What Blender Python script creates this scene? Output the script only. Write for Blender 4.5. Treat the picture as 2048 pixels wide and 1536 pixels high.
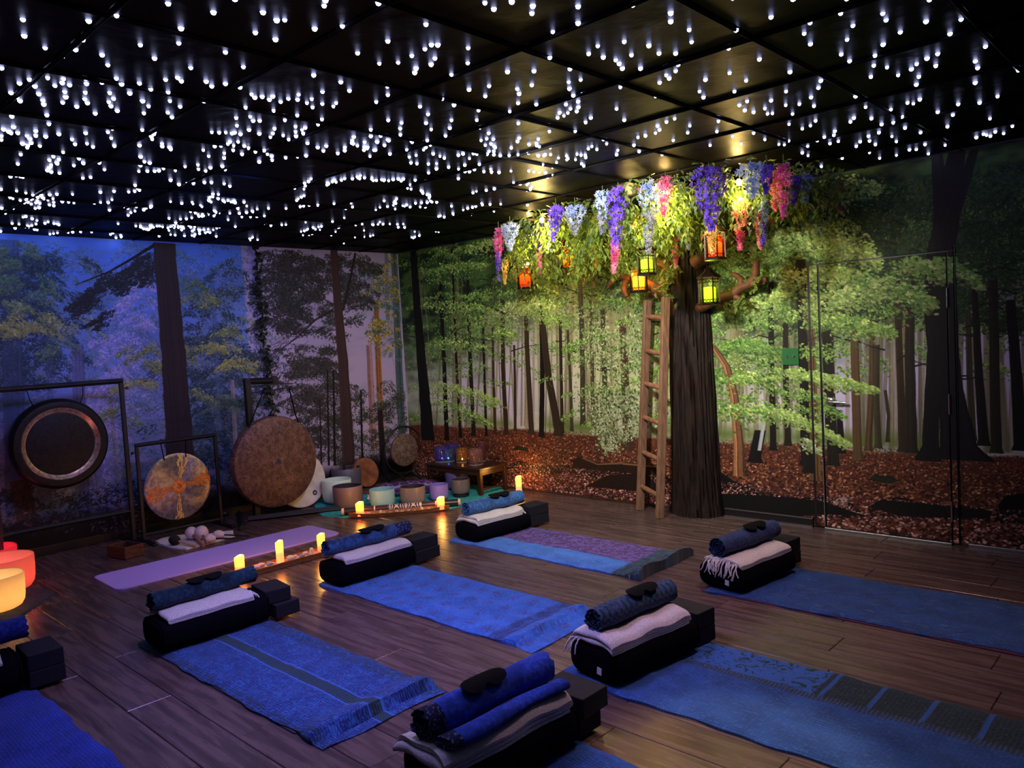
import bpy, math, random
import numpy as np
from mathutils import Vector, Matrix

for o in list(bpy.data.objects):
    bpy.data.objects.remove(o, do_unlink=True)
SC = bpy.context.scene
COL = SC.collection
rnd = random.Random(7)
PI = math.pi
H = 2.51                                   # ceiling height
# ------------------------------------------------------------------ camera
CAM = (6.8672, -5.5335, 1.5)
YAW, PITCH, ROLL, FPX = -0.756519, -0.0594465, -0.0557231, 1547.37
def cam_axes():
    cy, sy, cp, sp = math.cos(YAW), math.sin(YAW), math.cos(PITCH), math.sin(PITCH)
    f = Vector((sy*cp, cy*cp, sp)); r = Vector((cy, -sy, 0)); u = r.cross(f)
    c, s = math.cos(ROLL), math.sin(ROLL)
    return c*r + s*u, -s*r + c*u, f
CR, CU, CF = cam_axes()
cd = bpy.data.cameras.new('camera'); cam = bpy.data.objects.new('camera', cd); COL.objects.link(cam)
M = Matrix(((CR.x, CU.x, -CF.x, CAM[0]), (CR.y, CU.y, -CF.y, CAM[1]), (CR.z, CU.z, -CF.z, CAM[2]), (0, 0, 0, 1)))
cam.matrix_world = M
cd.sensor_width = 36; cd.lens = FPX/2048*36; cd.clip_start = .05
SC.camera = cam
# ------------------------------------------------------------------ world, exposure, lamps
SC.view_settings.view_transform = 'Standard'; SC.view_settings.look = 'None'
SC.view_settings.gamma = 1; SC.view_settings.use_curve_mapping = False
SC.view_settings.exposure = 0.55
SC.cycles.use_denoising = True
SC.cycles.max_bounces = 6; SC.cycles.diffuse_bounces = 3; SC.cycles.glossy_bounces = 3
SC.cycles.transmission_bounces = 6; SC.cycles.transparent_max_bounces = 12
SC.cycles.sample_clamp_indirect = 4; SC.cycles.caustics_reflective = False; SC.cycles.caustics_refractive = False
W = bpy.data.worlds.new('world'); SC.world = W; W.use_nodes = True
W.node_tree.nodes['Background'].inputs[0].default_value = (.10, .08, .22, 1)
W.node_tree.nodes['Background'].inputs[1].default_value = .03

def lamp(name, kind, loc, energy, color, aim=None, size=.1, spot=60, blend=.6, **kw):
    d = bpy.data.lights.new(name, kind); d.energy = energy; d.color = color
    if kind == 'AREA':
        d.size = size
    else:
        d.shadow_soft_size = size
    if kind == 'SPOT':
        d.spot_size = math.radians(spot); d.spot_blend = blend
    for k, v in kw.items():
        setattr(d, k, v)
    o = bpy.data.objects.new(name, d); COL.objects.link(o); o.location = loc
    if aim is not None:
        o.rotation_euler = (Vector(aim)-Vector(loc)).to_track_quat('-Z', 'Y').to_euler()
    return o
# unseen mood spots for the coloured room light, plus added fill spots
lamp('mood_spot_blue', 'SPOT', (3.1, -3.3, 2.40), 70, (.12, .22, 1.0), aim=(0, -2.9, 1.85), size=.08, spot=66, blend=.9)
lamp('mood_spot_violet', 'SPOT', (2.6, -3.7, 2.40), 34, (.66, .38, .90), aim=(0, -3.0, .55), size=.10, spot=74, blend=.9)
lamp('fill_spot_lilac', 'SPOT', (2.9, -1.9, 2.40), 60, (.80, .66, 1.0), aim=(0, -.9, .95), size=.10, spot=66, blend=.9)  # added to lift the dark bowl corner
lamp('mood_spot_floor', 'SPOT', (4.1, -3.6, 2.45), 185, (.44, .34, 1.0), aim=(3.55, -3.2, 0), size=.25, spot=102, blend=1.0)
lamp('fill_spot_mural', 'SPOT', (4.2, -2.6, 2.40), 230, (1.0, .93, .80), aim=(3.1, 0, 1.20), size=.10, spot=108, blend=1.0)  # added warm-white fill that brightens the tree mural
lamp('fill_spot_warm', 'SPOT', (5.85, -3.3, 2.45), 95, (1.0, .72, .52), aim=(5.62, -3.22, 0), size=.04, spot=27, blend=.5)  # added overhead spot making the warm pool on the floor
lamp('fill_spot_canopy', 'SPOT', (4.5, -3.2, 2.38), 34, (.95, .86, 1.0), aim=(4.1, -.8, 2.12), size=.05, spot=64, blend=1.0)  # added fill for the fronts of the wisteria bunches
lamp('fill_spot_rose', 'SPOT', (5.3, -1.9, 2.45), 70, (.95, .55, .62), aim=(4.9, -2.1, 0), size=.10, spot=100, blend=1.0)  # added rose fill for the floor on the right

# ------------------------------------------------------------------ pixel -> world helpers (rays through the fitted camera onto real planes)
def ray(px, py):
    return (CR*((px-1024)/FPX) + CU*(-(py-768)/FPX) + CF)
def hit(px, py, ax, val):
    d = ray(px, py); t = (val-CAM[ax])/d[ax]
    return Vector(CAM)+d*t
def FL(px, py, z=0.0): return hit(px, py, 2, z)
def WB(px, py, y=0.0): return hit(px, py, 1, y)
def WL(px, py, x=0.0): return hit(px, py, 0, x)

# ------------------------------------------------------------------ mesh helpers
class MB:
    def __init__(s): s.v = []; s.f = []; s.uv = {}
    def add(s, vs, fs):
        b = len(s.v); s.v += [tuple(v) for v in vs]; s.f += [tuple(i+b for i in f) for f in fs]; return b
    def box(s, c, d, R=None):
        hx, hy, hz = d[0]/2, d[1]/2, d[2]/2
        vs = [Vector((x, y, z)) for z in (-hz, hz) for y in (-hy, hy) for x in (-hx, hx)]
        if R is not None: vs = [R @ v for v in vs]
        s.add([v+Vector(c) for v in vs], [(0, 2, 3, 1), (4, 5, 7, 6), (0, 1, 5, 4), (2, 6, 7, 3), (0, 4, 6, 2), (1, 3, 7, 5)])
        return s
    def tube(s, pts, rad, n=8, cap=True, closed=False):
        pts = [Vector(p) for p in pts]; m = len(pts)
        if not hasattr(rad, '__len__'): rad = [rad]*m
        ref = None; rings = []
        for i, p in enumerate(pts):
            a = pts[(i-1) % m] if (closed or i > 0) else p
            b = pts[(i+1) % m] if (closed or i < m-1) else p
            t = (b-a).normalized()
            if ref is None:
                ref = Vector((0, 0, 1)) if abs(t.z) < .9 else Vector((1, 0, 0))
            x = ref - t*ref.dot(t)
            x = x.normalized() if x.length > 1e-6 else t.orthogonal().normalized()
            ref = x; y = t.cross(x)
            rings.append([p+(x*math.cos(2*PI*k/n)+y*math.sin(2*PI*k/n))*rad[i] for k in range(n)])
        b0 = s.add([v for r in rings for v in r], [])
        mm = m if closed else m-1
        for i in range(mm):
            j = (i+1) % m
            for k in range(n):
                l = (k+1) % n
                s.f.append((b0+i*n+k, b0+i*n+l, b0+j*n+l, b0+j*n+k))
        if cap and not closed:
            s.f.append(tuple(b0+k for k in reversed(range(n)))); s.f.append(tuple(b0+(m-1)*n+k for k in range(n)))
        return s
    def lathe(s, prof, n=24, T=None, a0=0.0, a1=2*PI):
        # prof [(r,z)..] revolved round z; T maps Vector->Vector
        full = abs(a1-a0-2*PI) < 1e-6; nn = n if full else n+1
        vs = []
        for r, z in prof:
            for k in range(nn):
                a = a0+(a1-a0)*k/n
                v = Vector((r*math.cos(a), r*math.sin(a), z)); vs.append(T @ v if T is not None else v)
        b = s.add(vs, [])
        for i in range(len(prof)-1):
            for k in range(n):
                l = (k+1) % nn if full else k+1
                if not full and l >= nn: continue
                q = [b+i*nn+k, b+i*nn+l, b+(i+1)*nn+l, b+(i+1)*nn+k]
                if prof[i][0] < 1e-7: q = [q[0], q[2], q[3]]
                elif prof[i+1][0] < 1e-7: q = [q[0], q[1], q[2]]
                s.f.append(tuple(q))
        return s
    def grid(s, P, nu, nv, closed_u=False):
        # P[i][j] points
        b = s.add([p for row in P for p in row], [])
        for i in range(nu-1 if not closed_u else nu):
            for j in range(nv-1):
                i2 = (i+1) % nu
                s.f.append((b+i*nv+j, b+i2*nv+j, b+i2*nv+j+1, b+i*nv+j+1))
        return s
    def mesh(s, name):
        me = bpy.data.meshes.new(name); me.from_pydata(s.v, [], s.f); me.update(); return me
    def build(s, name, m, parent=None, smooth=True, angle=40, bevel=0, loc=None):
        me = s.mesh(name)
        return link(name, me, m, parent, smooth, angle, bevel, loc)
def link(name, me, m, parent=None, smooth=True, angle=40, bevel=0, loc=None):
    if m is not None and not me.materials: me.materials.append(m)
    if smooth:
        me.polygons.foreach_set('use_smooth', [True]*len(me.polygons))
        me.set_sharp_from_angle(angle=math.radians(angle))
    o = bpy.data.objects.new(name, me); COL.objects.link(o)
    if parent is not None: o.parent = parent
    if loc is not None: o.location = loc
    if bevel:
        b = o.modifiers.new('bevel', 'BEVEL'); b.width = bevel; b.segments = 2; b.limit_method = 'ANGLE'; b.angle_limit = math.radians(40)
    return o
def thing(name, label, cat, loc=(0, 0, 0), rz=0.0, group=None):
    o = bpy.data.objects.new(name, None); COL.objects.link(o); o.empty_display_size = .05
    o.location = loc; o.rotation_euler = (0, 0, rz)
    return tag(o, label, cat, group)
def tag(o, label, cat, group=None):
    o['label'] = label; o['category'] = cat
    if group: o['group'] = group
    return o
def struct(o): o['kind'] = 'structure'; return o
def stuff(o): o['kind'] = 'stuff'; return o

# ------------------------------------------------------------------ materials
def lin(c):
    return tuple(((x/12.92) if x <= .04045 else ((x+.055)/1.055)**2.4) for x in c)
def hexc(r, g, b): return lin((r/255, g/255, b/255))
class NT:
    def __init__(s, name):
        s.m = bpy.data.materials.new(name); s.m.use_nodes = True; s.t = s.m.node_tree
        s.b = s.t.nodes['Principled BSDF']
    def n(s, ty, **kw):
        x = s.t.nodes.new(ty)
        for k, v in kw.items():
            if k in x.inputs: s.put(x.inputs[k], v)
            else: setattr(x, k, v)
        return x
    def put(s, sock, v):
        if hasattr(v, 'is_linked') or isinstance(v, bpy.types.NodeSocket): s.t.links.new(v, sock)
        else: sock.default_value = v
    def m_(s, op, a, b=0.0, c=0.0):
        x = s.t.nodes.new('ShaderNodeMath'); x.operation = op
        for i, v in enumerate((a, b, c)): s.put(x.inputs[i], v)
        return x.outputs[0]
    def step(s, v, lo, hi):
        x = s.t.nodes.new('ShaderNodeMapRange'); x.interpolation_type = 'SMOOTHSTEP'
        s.put(x.inputs[0], v); x.inputs[1].default_value = lo; x.inputs[2].default_value = hi
        return x.outputs[0]
    def mix(s, f, a, b):
        x = s.t.nodes.new('ShaderNodeMix'); x.data_type = 'RGBA'
        s.put(x.inputs[0], f)
        for i, v in ((6, a), (7, b)):
            s.put(x.inputs[i], (*v, 1) if isinstance(v, tuple) and len(v) == 3 else v)
        return x.outputs[2]
    def noise(s, vec, scale, detail=3.0, dist=0.0):
        x = s.t.nodes.new('ShaderNodeTexNoise'); s.t.links.new(vec, x.inputs['Vector'])
        x.inputs['Scale'].default_value = scale; x.inputs['Detail'].default_value = detail; x.inputs['Distortion'].default_value = dist
        return x.outputs[0]
    def bump(s, h, strength=.3, dist=.01):
        x = s.t.nodes.new('ShaderNodeBump'); x.inputs['Strength'].default_value = strength; x.inputs['Distance'].default_value = dist
        s.t.links.new(h, x.inputs['Height']); s.t.links.new(x.outputs[0], s.b.inputs['Normal'])
    def coord(s, k='Object'): return s.t.nodes.new('ShaderNodeTexCoord').outputs[k]
    def pos(s): return s.t.nodes.new('ShaderNodeNewGeometry').outputs['Position']
    def scale(s, vec, sc):
        x = s.t.nodes.new('ShaderNodeMapping'); s.t.links.new(vec, x.inputs[0]); x.inputs['Scale'].default_value = sc; return x.outputs[0]
    def base(s, v): s.put(s.b.inputs['Base Color'], (*v, 1) if isinstance(v, tuple) and len(v) == 3 else v)
    def set(s, **kw):
        for k, v in kw.items(): s.put(s.b.inputs[k.replace('_', ' ')], v)
        return s
def mat(name, c, rough=.6, vary=.25, scale=30, bump=.15, bdist=.004, metal=0, spec=.5, emit=None, estr=0, trans=0, coat=0, stretch=None, c2=None, detail=3):
    k = NT(name); vec = k.coord('Object')
    if stretch: vec = k.scale(vec, stretch)
    n = k.noise(vec, scale, detail)
    c = tuple(c); c2 = c2 or tuple(x*(1-vary) for x in c)
    k.base(k.mix(k.step(n, .3, .7), c2, tuple(min(1, x*(1+vary*.6)) for x in c)))
    k.set(Roughness=rough, Metallic=metal)
    k.b.inputs['Specular IOR Level'].default_value = spec
    if bump: k.bump(n, bump, bdist)
    if emit: k.b.inputs['Emission Color'].default_value = (*emit, 1); k.b.inputs['Emission Strength'].default_value = estr
    if trans: k.b.inputs['Transmission Weight'].default_value = trans
    if coat: k.b.inputs['Coat Weight'].default_value = coat
    return k.m
black_metal = mat('black_metal', (.006, .006, .008), .45, .3, 60, .1)
black_fabric = mat('black_fabric', (.0026, .0026, .0055), .95, .4, 220, .35, .002, spec=.05)
bar_black = mat('matt_black_bar', (.003, .003, .0035), .85, .2, 60, 0, spec=.05)
black_rubber = mat('black_foam', (.012, .012, .020), .75, .3, 160, .2, .002, spec=.25)
mask_fabric = mat('mask_fabric', (.005, .005, .007), .95, .3, 200, .2, .002, spec=.1)
white_wool = mat('white_wool', (.62, .58, .58), .95, .30, 260, .7, .004, spec=.1, c2=(.40, .37, .38))
white_cotton = mat('white_cotton', (.62, .6, .62), .9, .12, 90, .3, .004, spec=.1)
tag_white = mat('woven_tag', (.75, .75, .78), .8, .05, 100, 0)
chrome = mat('brushed_chrome', (.6, .6, .66), .22, .1, 80, .05, metal=1)
alu = mat('aluminium_strip', (.55, .53, .52), .35, .1, 120, .05, metal=1)
bark = mat('carved_bark', (.014, .005, .003), .65, .6, 9, .7, .02, stretch=(6, 6, .6), c2=(.0035, .0015, .0012), detail=6, spec=.3)
branch_wood = mat('branch_wood', (.14, .052, .022), .6, .45, 14, .4, .008, detail=5, spec=.35)
ladder_wood = mat('pale_pine', (.24, .125, .075), .6, .35, 12, .25, .004, stretch=(5, 5, .7), detail=5)
rung_wood = mat('turned_rung_wood', (.27, .125, .07), .55, .3, 20, .2, .004)
table_wood = mat('dark_stained_wood', (.030, .012, .007), .28, .4, 10, .12, .003, stretch=(1, 8, 8), detail=5)
tray_wood = mat('tray_wood', (.26, .10, .035), .35, .4, 14, .15, .003, stretch=(1, 6, 6), detail=5)
cork = mat('pale_cork', (.62, .40, .30), .85, .25, 120, .4, .003)

# ---- murals: a flat printed wallpaper, painted here pixel by pixel with leaf, trunk and litter strokes
class Mural:
    def __init__(s, L, S, to_uv, seed):
        s.S = S; s.w = int(L*S); s.h = int(H*S); s.uv = to_uv; s.r = np.random.default_rng(seed)
        s.a = np.zeros((s.h, s.w, 3), np.float32); s.bank = {}
    def cr(s, px, py):
        u, z = s.uv(px, py); return u*s.S, (H-z)*s.S
    def ns(s, sx, sy):                       # smooth value noise, sx x sy cells
        g = s.r.random((sy+2, sx+2)).astype(np.float32)
        x = np.linspace(0, sx, s.w); y = np.linspace(0, sy, s.h)
        xi = x.astype(int); yi = y.astype(int); fx = x-xi; fy = y-yi
        fx = fx*fx*(3-2*fx); fy = (fy*fy*(3-2*fy))[:, None]
        a = g[yi][:, xi]; b = g[yi][:, xi+1]; c = g[yi+1][:, xi]; d = g[yi+1][:, xi+1]
        return ((a*(1-fx)+b*fx)*(1-fy)+(c*(1-fx)+d*fx)*fy).astype(np.float32)
    def fbm(s, sx, sy, o=4):
        t = 0; k = 1; tot = 0
        for i in range(o):
            t = t+s.ns(int(sx*2**i), int(sy*2**i))*k; tot += k; k *= .55
        return t/tot
    def stamp(s, ln, asp, ang):
        key = (int(ln*2), int(asp*10), int(ang*8/PI) % 8)
        if key not in s.bank:
            l = max(1.6, key[0]/2); wd = max(1.0, l*asp); n = int(l+3)|1; c = n//2
            yy, xx = np.mgrid[0:n, 0:n].astype(np.float32)-c; a = key[2]*PI/8
            p = xx*math.cos(a)+yy*math.sin(a); q = -xx*math.sin(a)+yy*math.cos(a)
            d = (p/(l/2))**2+(q/(wd/2))**2
            s.bank[key] = np.clip((1.15-d)*1.6, 0, 1)[..., None].astype(np.float32)
        return s.bank[key]
    def put(s, x, y, m, col, al=1.0):
        n = m.shape[0]; x0 = int(x)-n//2; y0 = int(y)-n//2
        if x0 < 0 or y0 < 0 or x0+n > s.w or y0+n > s.h: return
        sub = s.a[y0:y0+n, x0:x0+n]; sub += (np.asarray(col, np.float32)-sub)*(m*al)
    def cloud(s, px, py, rx, ry, n, pal, ln=.03, asp=.5, ang=None, al=1.0, flat=False):
        # n leaves round a photo point; rx, ry in metres
        x, y = s.cr(px, py); r = s.r; S = s.S
        X = x+r.normal(0, rx*S*.5, n) if not flat else x+r.uniform(-rx, rx, n)*S
        Y = y+r.normal(0, ry*S*.5, n) if not flat else y+r.uniform(-ry, ry, n)*S
        A = r.uniform(0, PI, n) if ang is None else r.normal(ang, .35, n)
        Lc = ln*S*r.uniform(.6, 1.3, n); ci = r.integers(0, len(pal), n); br = r.uniform(.75, 1.2, n)
        P = np.asarray(pal, np.float32)/255
        for i in range(n):
            s.put(X[i], Y[i], s.stamp(Lc[i], asp, A[i] % PI), P[ci[i]]*br[i], al)
    def bough(s, p0, p1, droop, n, wid, pal, ln=.03, asp=.5, al=1.0):
        x0, y0 = s.cr(*p0); x1, y1 = s.cr(*p1); S = s.S; r = s.r
        t = np.sort(r.beta(1.5, 1.1, n)); cx = x0+(x1-x0)*t; cy = y0+(y1-y0)*t+droop*S*t*t
        w = wid*S*(.35+.8*np.sin(PI*np.clip(t, 0, 1)**.8))
        off = r.normal(0, .5, n)*w; sg = np.sign(x1-x0+1e-6)
        X = cx+r.normal(0, .25, n)*w; Y = cy+np.abs(off)*.9-.2*w+r.normal(0, .12, n)*w
        A = np.where(r.random(n) < .7, r.normal(.45*sg, .3, n), r.normal(1.2*sg, .4, n))
        Lc = ln*S*r.uniform(.6, 1.3, n); P = np.asarray(pal, np.float32)/255; ci = r.integers(0, len(pal), n)
        br = np.clip(1.08-.30*(Y-cy)/(w+1)+r.normal(0, .12, n), .5, 1.35)
        for i in range(n):
            s.put(X[i], Y[i], s.stamp(Lc[i], asp, A[i] % PI), P[ci[i]]*br[i], al)
    def trunk(s, pts, col, tex=.35, al=1.0, lit=0.0, soft=1.0):
        q = sorted([(*s.cr(p[0], p[1]), p[2]*s.S) for p in pts], key=lambda t: t[1])
        ys = [k[1] for k in q]; y0 = max(0, int(ys[0])); y1 = min(s.h-1, int(ys[-1]))
        rows = np.arange(y0, y1+1); cx = np.interp(rows, ys, [k[0] for k in q]); w = np.interp(rows, ys, [k[2] for k in q])
        col = np.asarray(col, np.float32)/255; mw = int(max(k[2] for k in q))+4
        st = s.r.normal(0, 1, mw*2+2); st = np.convolve(st, [.3, .4, .3], 'same')
        wob = np.convolve(s.r.normal(0, 1, len(rows)+40), np.ones(40)/40, 'valid')[:len(rows)]*w*.10
        cx = cx+wob
        g = np.convolve(s.r.normal(0, 1, len(rows)+8), np.ones(8)/8, 'valid')[:len(rows)]
        for i, yy in enumerate(rows):
            a = max(0, int(cx[i]-w[i]/2-2)); b = min(s.w, int(cx[i]+w[i]/2+3))
            if b <= a: continue
            xx = np.arange(a, b); d = xx-cx[i]
            m = np.clip((w[i]/2-np.abs(d))/soft+.5, 0, 1)*al
            sh = 1+tex*(st[(d*mw/(w[i]+1)+mw).astype(int) % len(st)]*.75+g[i]*.15)-lit*d/(w[i]+1)*1.6
            c = col[None, :]*np.clip(sh, .2, 2.2)[:, None]
            s.a[yy, a:b] += (c-s.a[yy, a:b])*m[:, None].astype(np.float32)
    def line(s, pts, w0, w1, col, al=1.0):
        q = [s.cr(*p) for p in pts]; col = np.asarray(col, np.float32)/255; n = len(q)-1
        for i in range(n):
            (xa, ya), (xb, yb) = q[i], q[i+1]; k = max(2, int(math.hypot(xb-xa, yb-ya)/1.2))
            for j in range(k):
                t = j/k; g = (i+t)/n; d = max(1.6, (w0+(w1-w0)*g)*s.S)
                s.put(xa+(xb-xa)*t, ya+(yb-ya)*t, s.stamp(d, 1.0, 0), col, al)
    def poly(s, pts, col, tex=.3):
        q = np.array([s.cr(*p) for p in pts]); y0 = max(0, int(q[:, 1].min())); y1 = min(s.h-1, int(q[:, 1].max())+1)
        nz = s.r.normal(0, 1, (y1-y0+1, s.w//2+1)).repeat(2, 1); col = np.asarray(col, np.float32)/255
        for yy in range(y0, y1+1):
            xs = []
            for i in range(len(q)):
                (xa, ya), (xb, yb) = q[i], q[(i+1) % len(q)]
                if (ya <= yy) != (yb <= yy): xs.append(xa+(yy-ya)/(yb-ya)*(xb-xa))
            xs.sort()
            for a, b in zip(xs[::2], xs[1::2]):
                a = max(0, int(a)); b = min(s.w, int(b)+1)
                if b > a: s.a[yy, a:b] = col*np.clip(1+tex*nz[yy-y0, a:b, None], .3, 2)
    def litter(s, u0, u1, z0, z1, n, pal, lmin, lmax):
        r = s.r; S = s.S; t = r.random(n)**1.2; z = z1+(z0-z1)*t; order = np.argsort(-z)
        X = r.uniform(u0, u1, n)*S; P = np.asarray(pal, np.float32)/255; ci = r.integers(0, len(pal), n); br = r.uniform(.55, 1.3, n)
        for i in order:
            f = (z1-z[i])/(z1-z0+1e-6); l = (lmin+(lmax-lmin)*f)*S*r.uniform(.6, 1.3)
            s.put(X[i], (H-z[i])*S, s.stamp(l, .5, r.normal(0, .5) % PI), P[ci[i]]*br[i])
    def image(s, name):
        im = bpy.data.images.new(name, s.w, s.h); px = np.ones((s.h, s.w, 4), np.float32)
        px[..., :3] = np.clip(s.a[::-1], 0, 1); im.pixels.foreach_set(px.ravel()); im.update(); im.pack(); return im

def paint_beech():
    m = Mural(8.4, 300, lambda px, py: (lambda p: (p.x, p.z))(WB(px, py)), 3); r = m.r
    z = (H-np.arange(m.h)/m.S)[:, None]; u = (np.arange(m.w)/m.S)[None, :]
    n1 = m.fbm(14, 5); n2 = m.fbm(40, 30, 3)
    up = np.clip((z-.9)/1.3, 0, 1)
    mist = np.stack([a+0*u for a in (186-0*z, 190-0*z, 176+0*z)], -1)
    green = np.array([62, 92, 46.])
    dark = np.array([20, 36, 24.])
    f = np.clip(up*1.5+(n1-.5)*1.4, 0, 1)[..., None]
    base = mist*(1-f)+green*f
    g = np.clip((n2-.42)*4*np.clip(up*1.7, .15, 1), 0, 1)[..., None]; base = base*(1-g)+dark*g
    # lavender gaps of sky between the far trunks
    for (px, py, rx, rz, k) in ((1045, 745, .32, .48, 1), (1135, 750, .3, .45, .9), (1780, 790, .4, .42, 1), (1700, 820, .3, .35, 1), (1990, 690, .4, .38, 1), (1010, 790, .2, .35, 1), (930, 780, .25, .3, .7), (1960, 800, .25, .28, .8), (1220, 740, .3, .4, .5), (1540, 790, .3, .3, .6)):
        p = WB(px, py); d = ((u-p.x)/rx)**2+((z-p.z)/rz)**2
        w = (np.exp(-d)*k*np.clip(.62+1.0*n1, 0, 1))[..., None]; base = base*(1-w)+np.array([206, 192, 236.])*w
    yl = (np.exp(-((u-2.9)/1.0)**2-((z-1.2)/.6)**2)*.7)[..., None]; base = base*(1-yl)+np.array([206, 206, 140.])*yl
    m.a[:] = base/255
    rg = range
    L1 = [(150, 178, 92), (128, 160, 78), (172, 190, 110), (104, 138, 66)]; L2 = [(86, 122, 56), (68, 104, 48), (110, 146, 72)]
    LD = [(34, 58, 32), (46, 72, 38), (26, 44, 28)]; LP = [(164, 178, 128), (142, 158, 104), (116, 136, 80), (176, 186, 146)]
    # far thin trunks
    for i in rg(170):
        px = r.uniform(835, 2420); top = r.uniform(480, 640); b = 860+(px-1000)*.045+r.uniform(-12, 8); w = r.uniform(.018, .05)
        c = r.uniform(.6, 1.05); m.trunk([(px+r.normal(0, 10), top, w*.6), (px, b, w*.85)], (140*c, 128*c, 92*c), .25, al=.6)
    # hazy leaf sprays far away
    for i in rg(620):
        px = r.uniform(820, 2420); py = r.triangular(330, 430, 780); sg = r.choice([-1, 1]); l = r.uniform(50, 120)
        if WB(px, py).z > 2.49: continue
        m.bough((px, py), (px+sg*l, py+r.uniform(-5, 15)), r.uniform(.02, .1), 100, .09, L2+LD if py < 620 else L2+[(140, 160, 100)], .022, .5, .85)
    for i in rg(230):                          # dark upper right and dark pockets
        px = r.uniform(1650, 2420); py = r.uniform(330, 640); sg = r.choice([-1, 1])
        m.bough((px, py), (px+sg*r.uniform(50, 110), py+10), .05, 100, .11, LD, .026, .45, .8)
    # ground
    gz = .60+.03*(m.ns(30, 1)-.5)
    gm = np.clip((gz-z)*60, 0, 1)[..., None]; gc = np.array([88, 44, 30.])*(.75+.5*n2[..., None]); m.a[:] = m.a*(1-gm)+gc/255*gm
    gg = (np.clip(1-np.abs(z-.66)/.10, 0, 1)*np.clip((n1-.35)*3, 0, 1))[..., None]; m.a[:] = m.a*(1-gg)+np.array([96, 112, 52.])/255*gg
    RP = [(128, 72, 50), (100, 54, 38), (156, 98, 70), (60, 32, 26), (182, 128, 100), (44, 26, 22)]
    m.litter(0, 8.3, .26, .61, 19000, RP, .012, .028)
    # mid trunks: (x top, y top, x base, y base, w top, w base, colour)
    D = (20, 17, 15); B = (52, 40, 28); N = (82, 62, 40); O = (60, 56, 40)
    T = [(880, 560, 893, 880, .05, .07, D), (905, 540, 920, 875, .03, .045, D), (935, 560, 947, 872, .045, .06, (30, 26, 20)), (965, 600, 972, 872, .03, .035, D), (985, 650, 990, 868, .03, .04, B),
         (1005, 600, 1012, 868, .05, .06, B), (1028, 690, 1030, 862, .03, .035, B), (1050, 600, 1062, 868, .05, .07, B), (1082, 610, 1083, 874, .05, .062, D), (1084, 640, 1116, 872, .07, .10, (48, 38, 28)),
         (1120, 640, 1124, 866, .035, .04, (44, 34, 22)), (1135, 660, 1143, 862, .03, .04, O), (1160, 560, 1166, 850, .05, .06, O), (1180, 600, 1186, 850, .03, .05, O), (1205, 620, 1210, 850, .05, .06, O), (1244, 640, 1256, 900, .07, .10, (66, 48, 32)),
         (1520, 860, 1510, 925, .09, .10, (14, 13, 14)), (1542, 560, 1546, 900, .04, .05, D), (1570, 640, 1575, 890, .04, .05, (34, 28, 20)), (1600, 520, 1612, 930, .07, .08, D), (1622, 640, 1632, 960, .055, .085, (104, 78, 44)), (1618, 880, 1616, 945, .08, .08, (22, 20, 16)),
         (1655, 600, 1668, 930, .08, .08, (30, 26, 20)), (1680, 820, 1684, 905, .04, .05, D), (1710, 660, 1716, 918, .055, .062, N), (1745, 640, 1738, 900, .035, .05, N), (1755, 690, 1758, 895, .04, .045, O), (1772, 780, 1776, 882, .02, .025, O), (1795, 560, 1806, 902, .04, .05, B), (1822, 540, 1824, 904, .05, .075, (40, 34, 26)),
         (1948, 560, 1966, 890, .03, .06, D), (1985, 560, 1992, 905, .05, .06, (40, 36, 26)), (2020, 600, 2040, 900, .05, .07, D), (1935, 620, 1945, 880, .03, .04, O), (1600, 555, 1625, 700, .05, .05, (70, 62, 40)), (1660, 560, 1668, 640, .05, .05, (60, 56, 40)), (1690, 570, 1700, 650, .05, .05, (52, 50, 36))]
    for (xa, ya, xb, yb, wa, wb, c) in T:
        m.trunk([(xa, ya, wa), ((xa+xb)/2+r.normal(0, 2), (ya+yb)/2, (wa+wb)/2), (xb, yb-12, wb), (xb, yb, wb*1.35)], c, .3, lit=.12)
    # twiggy branches
    for i in rg(150):
        px = r.uniform(830, 2420); py = r.uniform(420, 760); sg = r.choice([-1, 1]); l = r.uniform(30, 90)
        m.line([(px, py), (px+sg*l*.4, py-r.uniform(0, 12)), (px+sg*l, py+r.uniform(-30, 12))], .014, .004, (28, 30, 20))
    # fan of pale foliage across the middle
    for i in rg(300):
        px = r.uniform(835, 1720); py = r.uniform(440, 835)
        if py > 640 and (990 < px < 1160 or px > 1640): continue
        sg = r.choice([-1, 1])
        m.bough((px, py), (px+sg*r.uniform(35, 90), py+r.uniform(-4, 8)), r.uniform(.03, .09), 80, .07, L2+L1[:2], .024, .5, .95)
    # trunks in front: the black one near the corner, the leaning one, the big fork on the right
    m.trunk([(826, 500, .10), (836, 640, .13), (847, 770, .17), (856, 880, .22)], (14, 14, 14), .3)
    m.trunk([(1425, 690, .05), (1452, 730, .065), (1468, 790, .07), (1476, 880, .085), (1478, 952, .10)], (112, 76, 52), .5, lit=.3)
    for (pp) in ([(1916, 290, .09), (1892, 420, .15), (1880, 520, .16), (1882, 640, .19), (1888, 720, .17), (1902, 780, .14), (1918, 890, .21), (1930, 920, .34)], [(1872, 296, .06), (1884, 420, .10)], [(1948, 300, .05), (1905, 430, .09)], [(1876, 640, .10), (1866, 760, .085), (1862, 890, .10), (1858, 920, .17)]):
        m.trunk(pp, (22, 19, 22), .3)
    m.trunk([(1530, 830, .03), (1518, 900, .03)], (180, 185, 190), .1)
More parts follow.
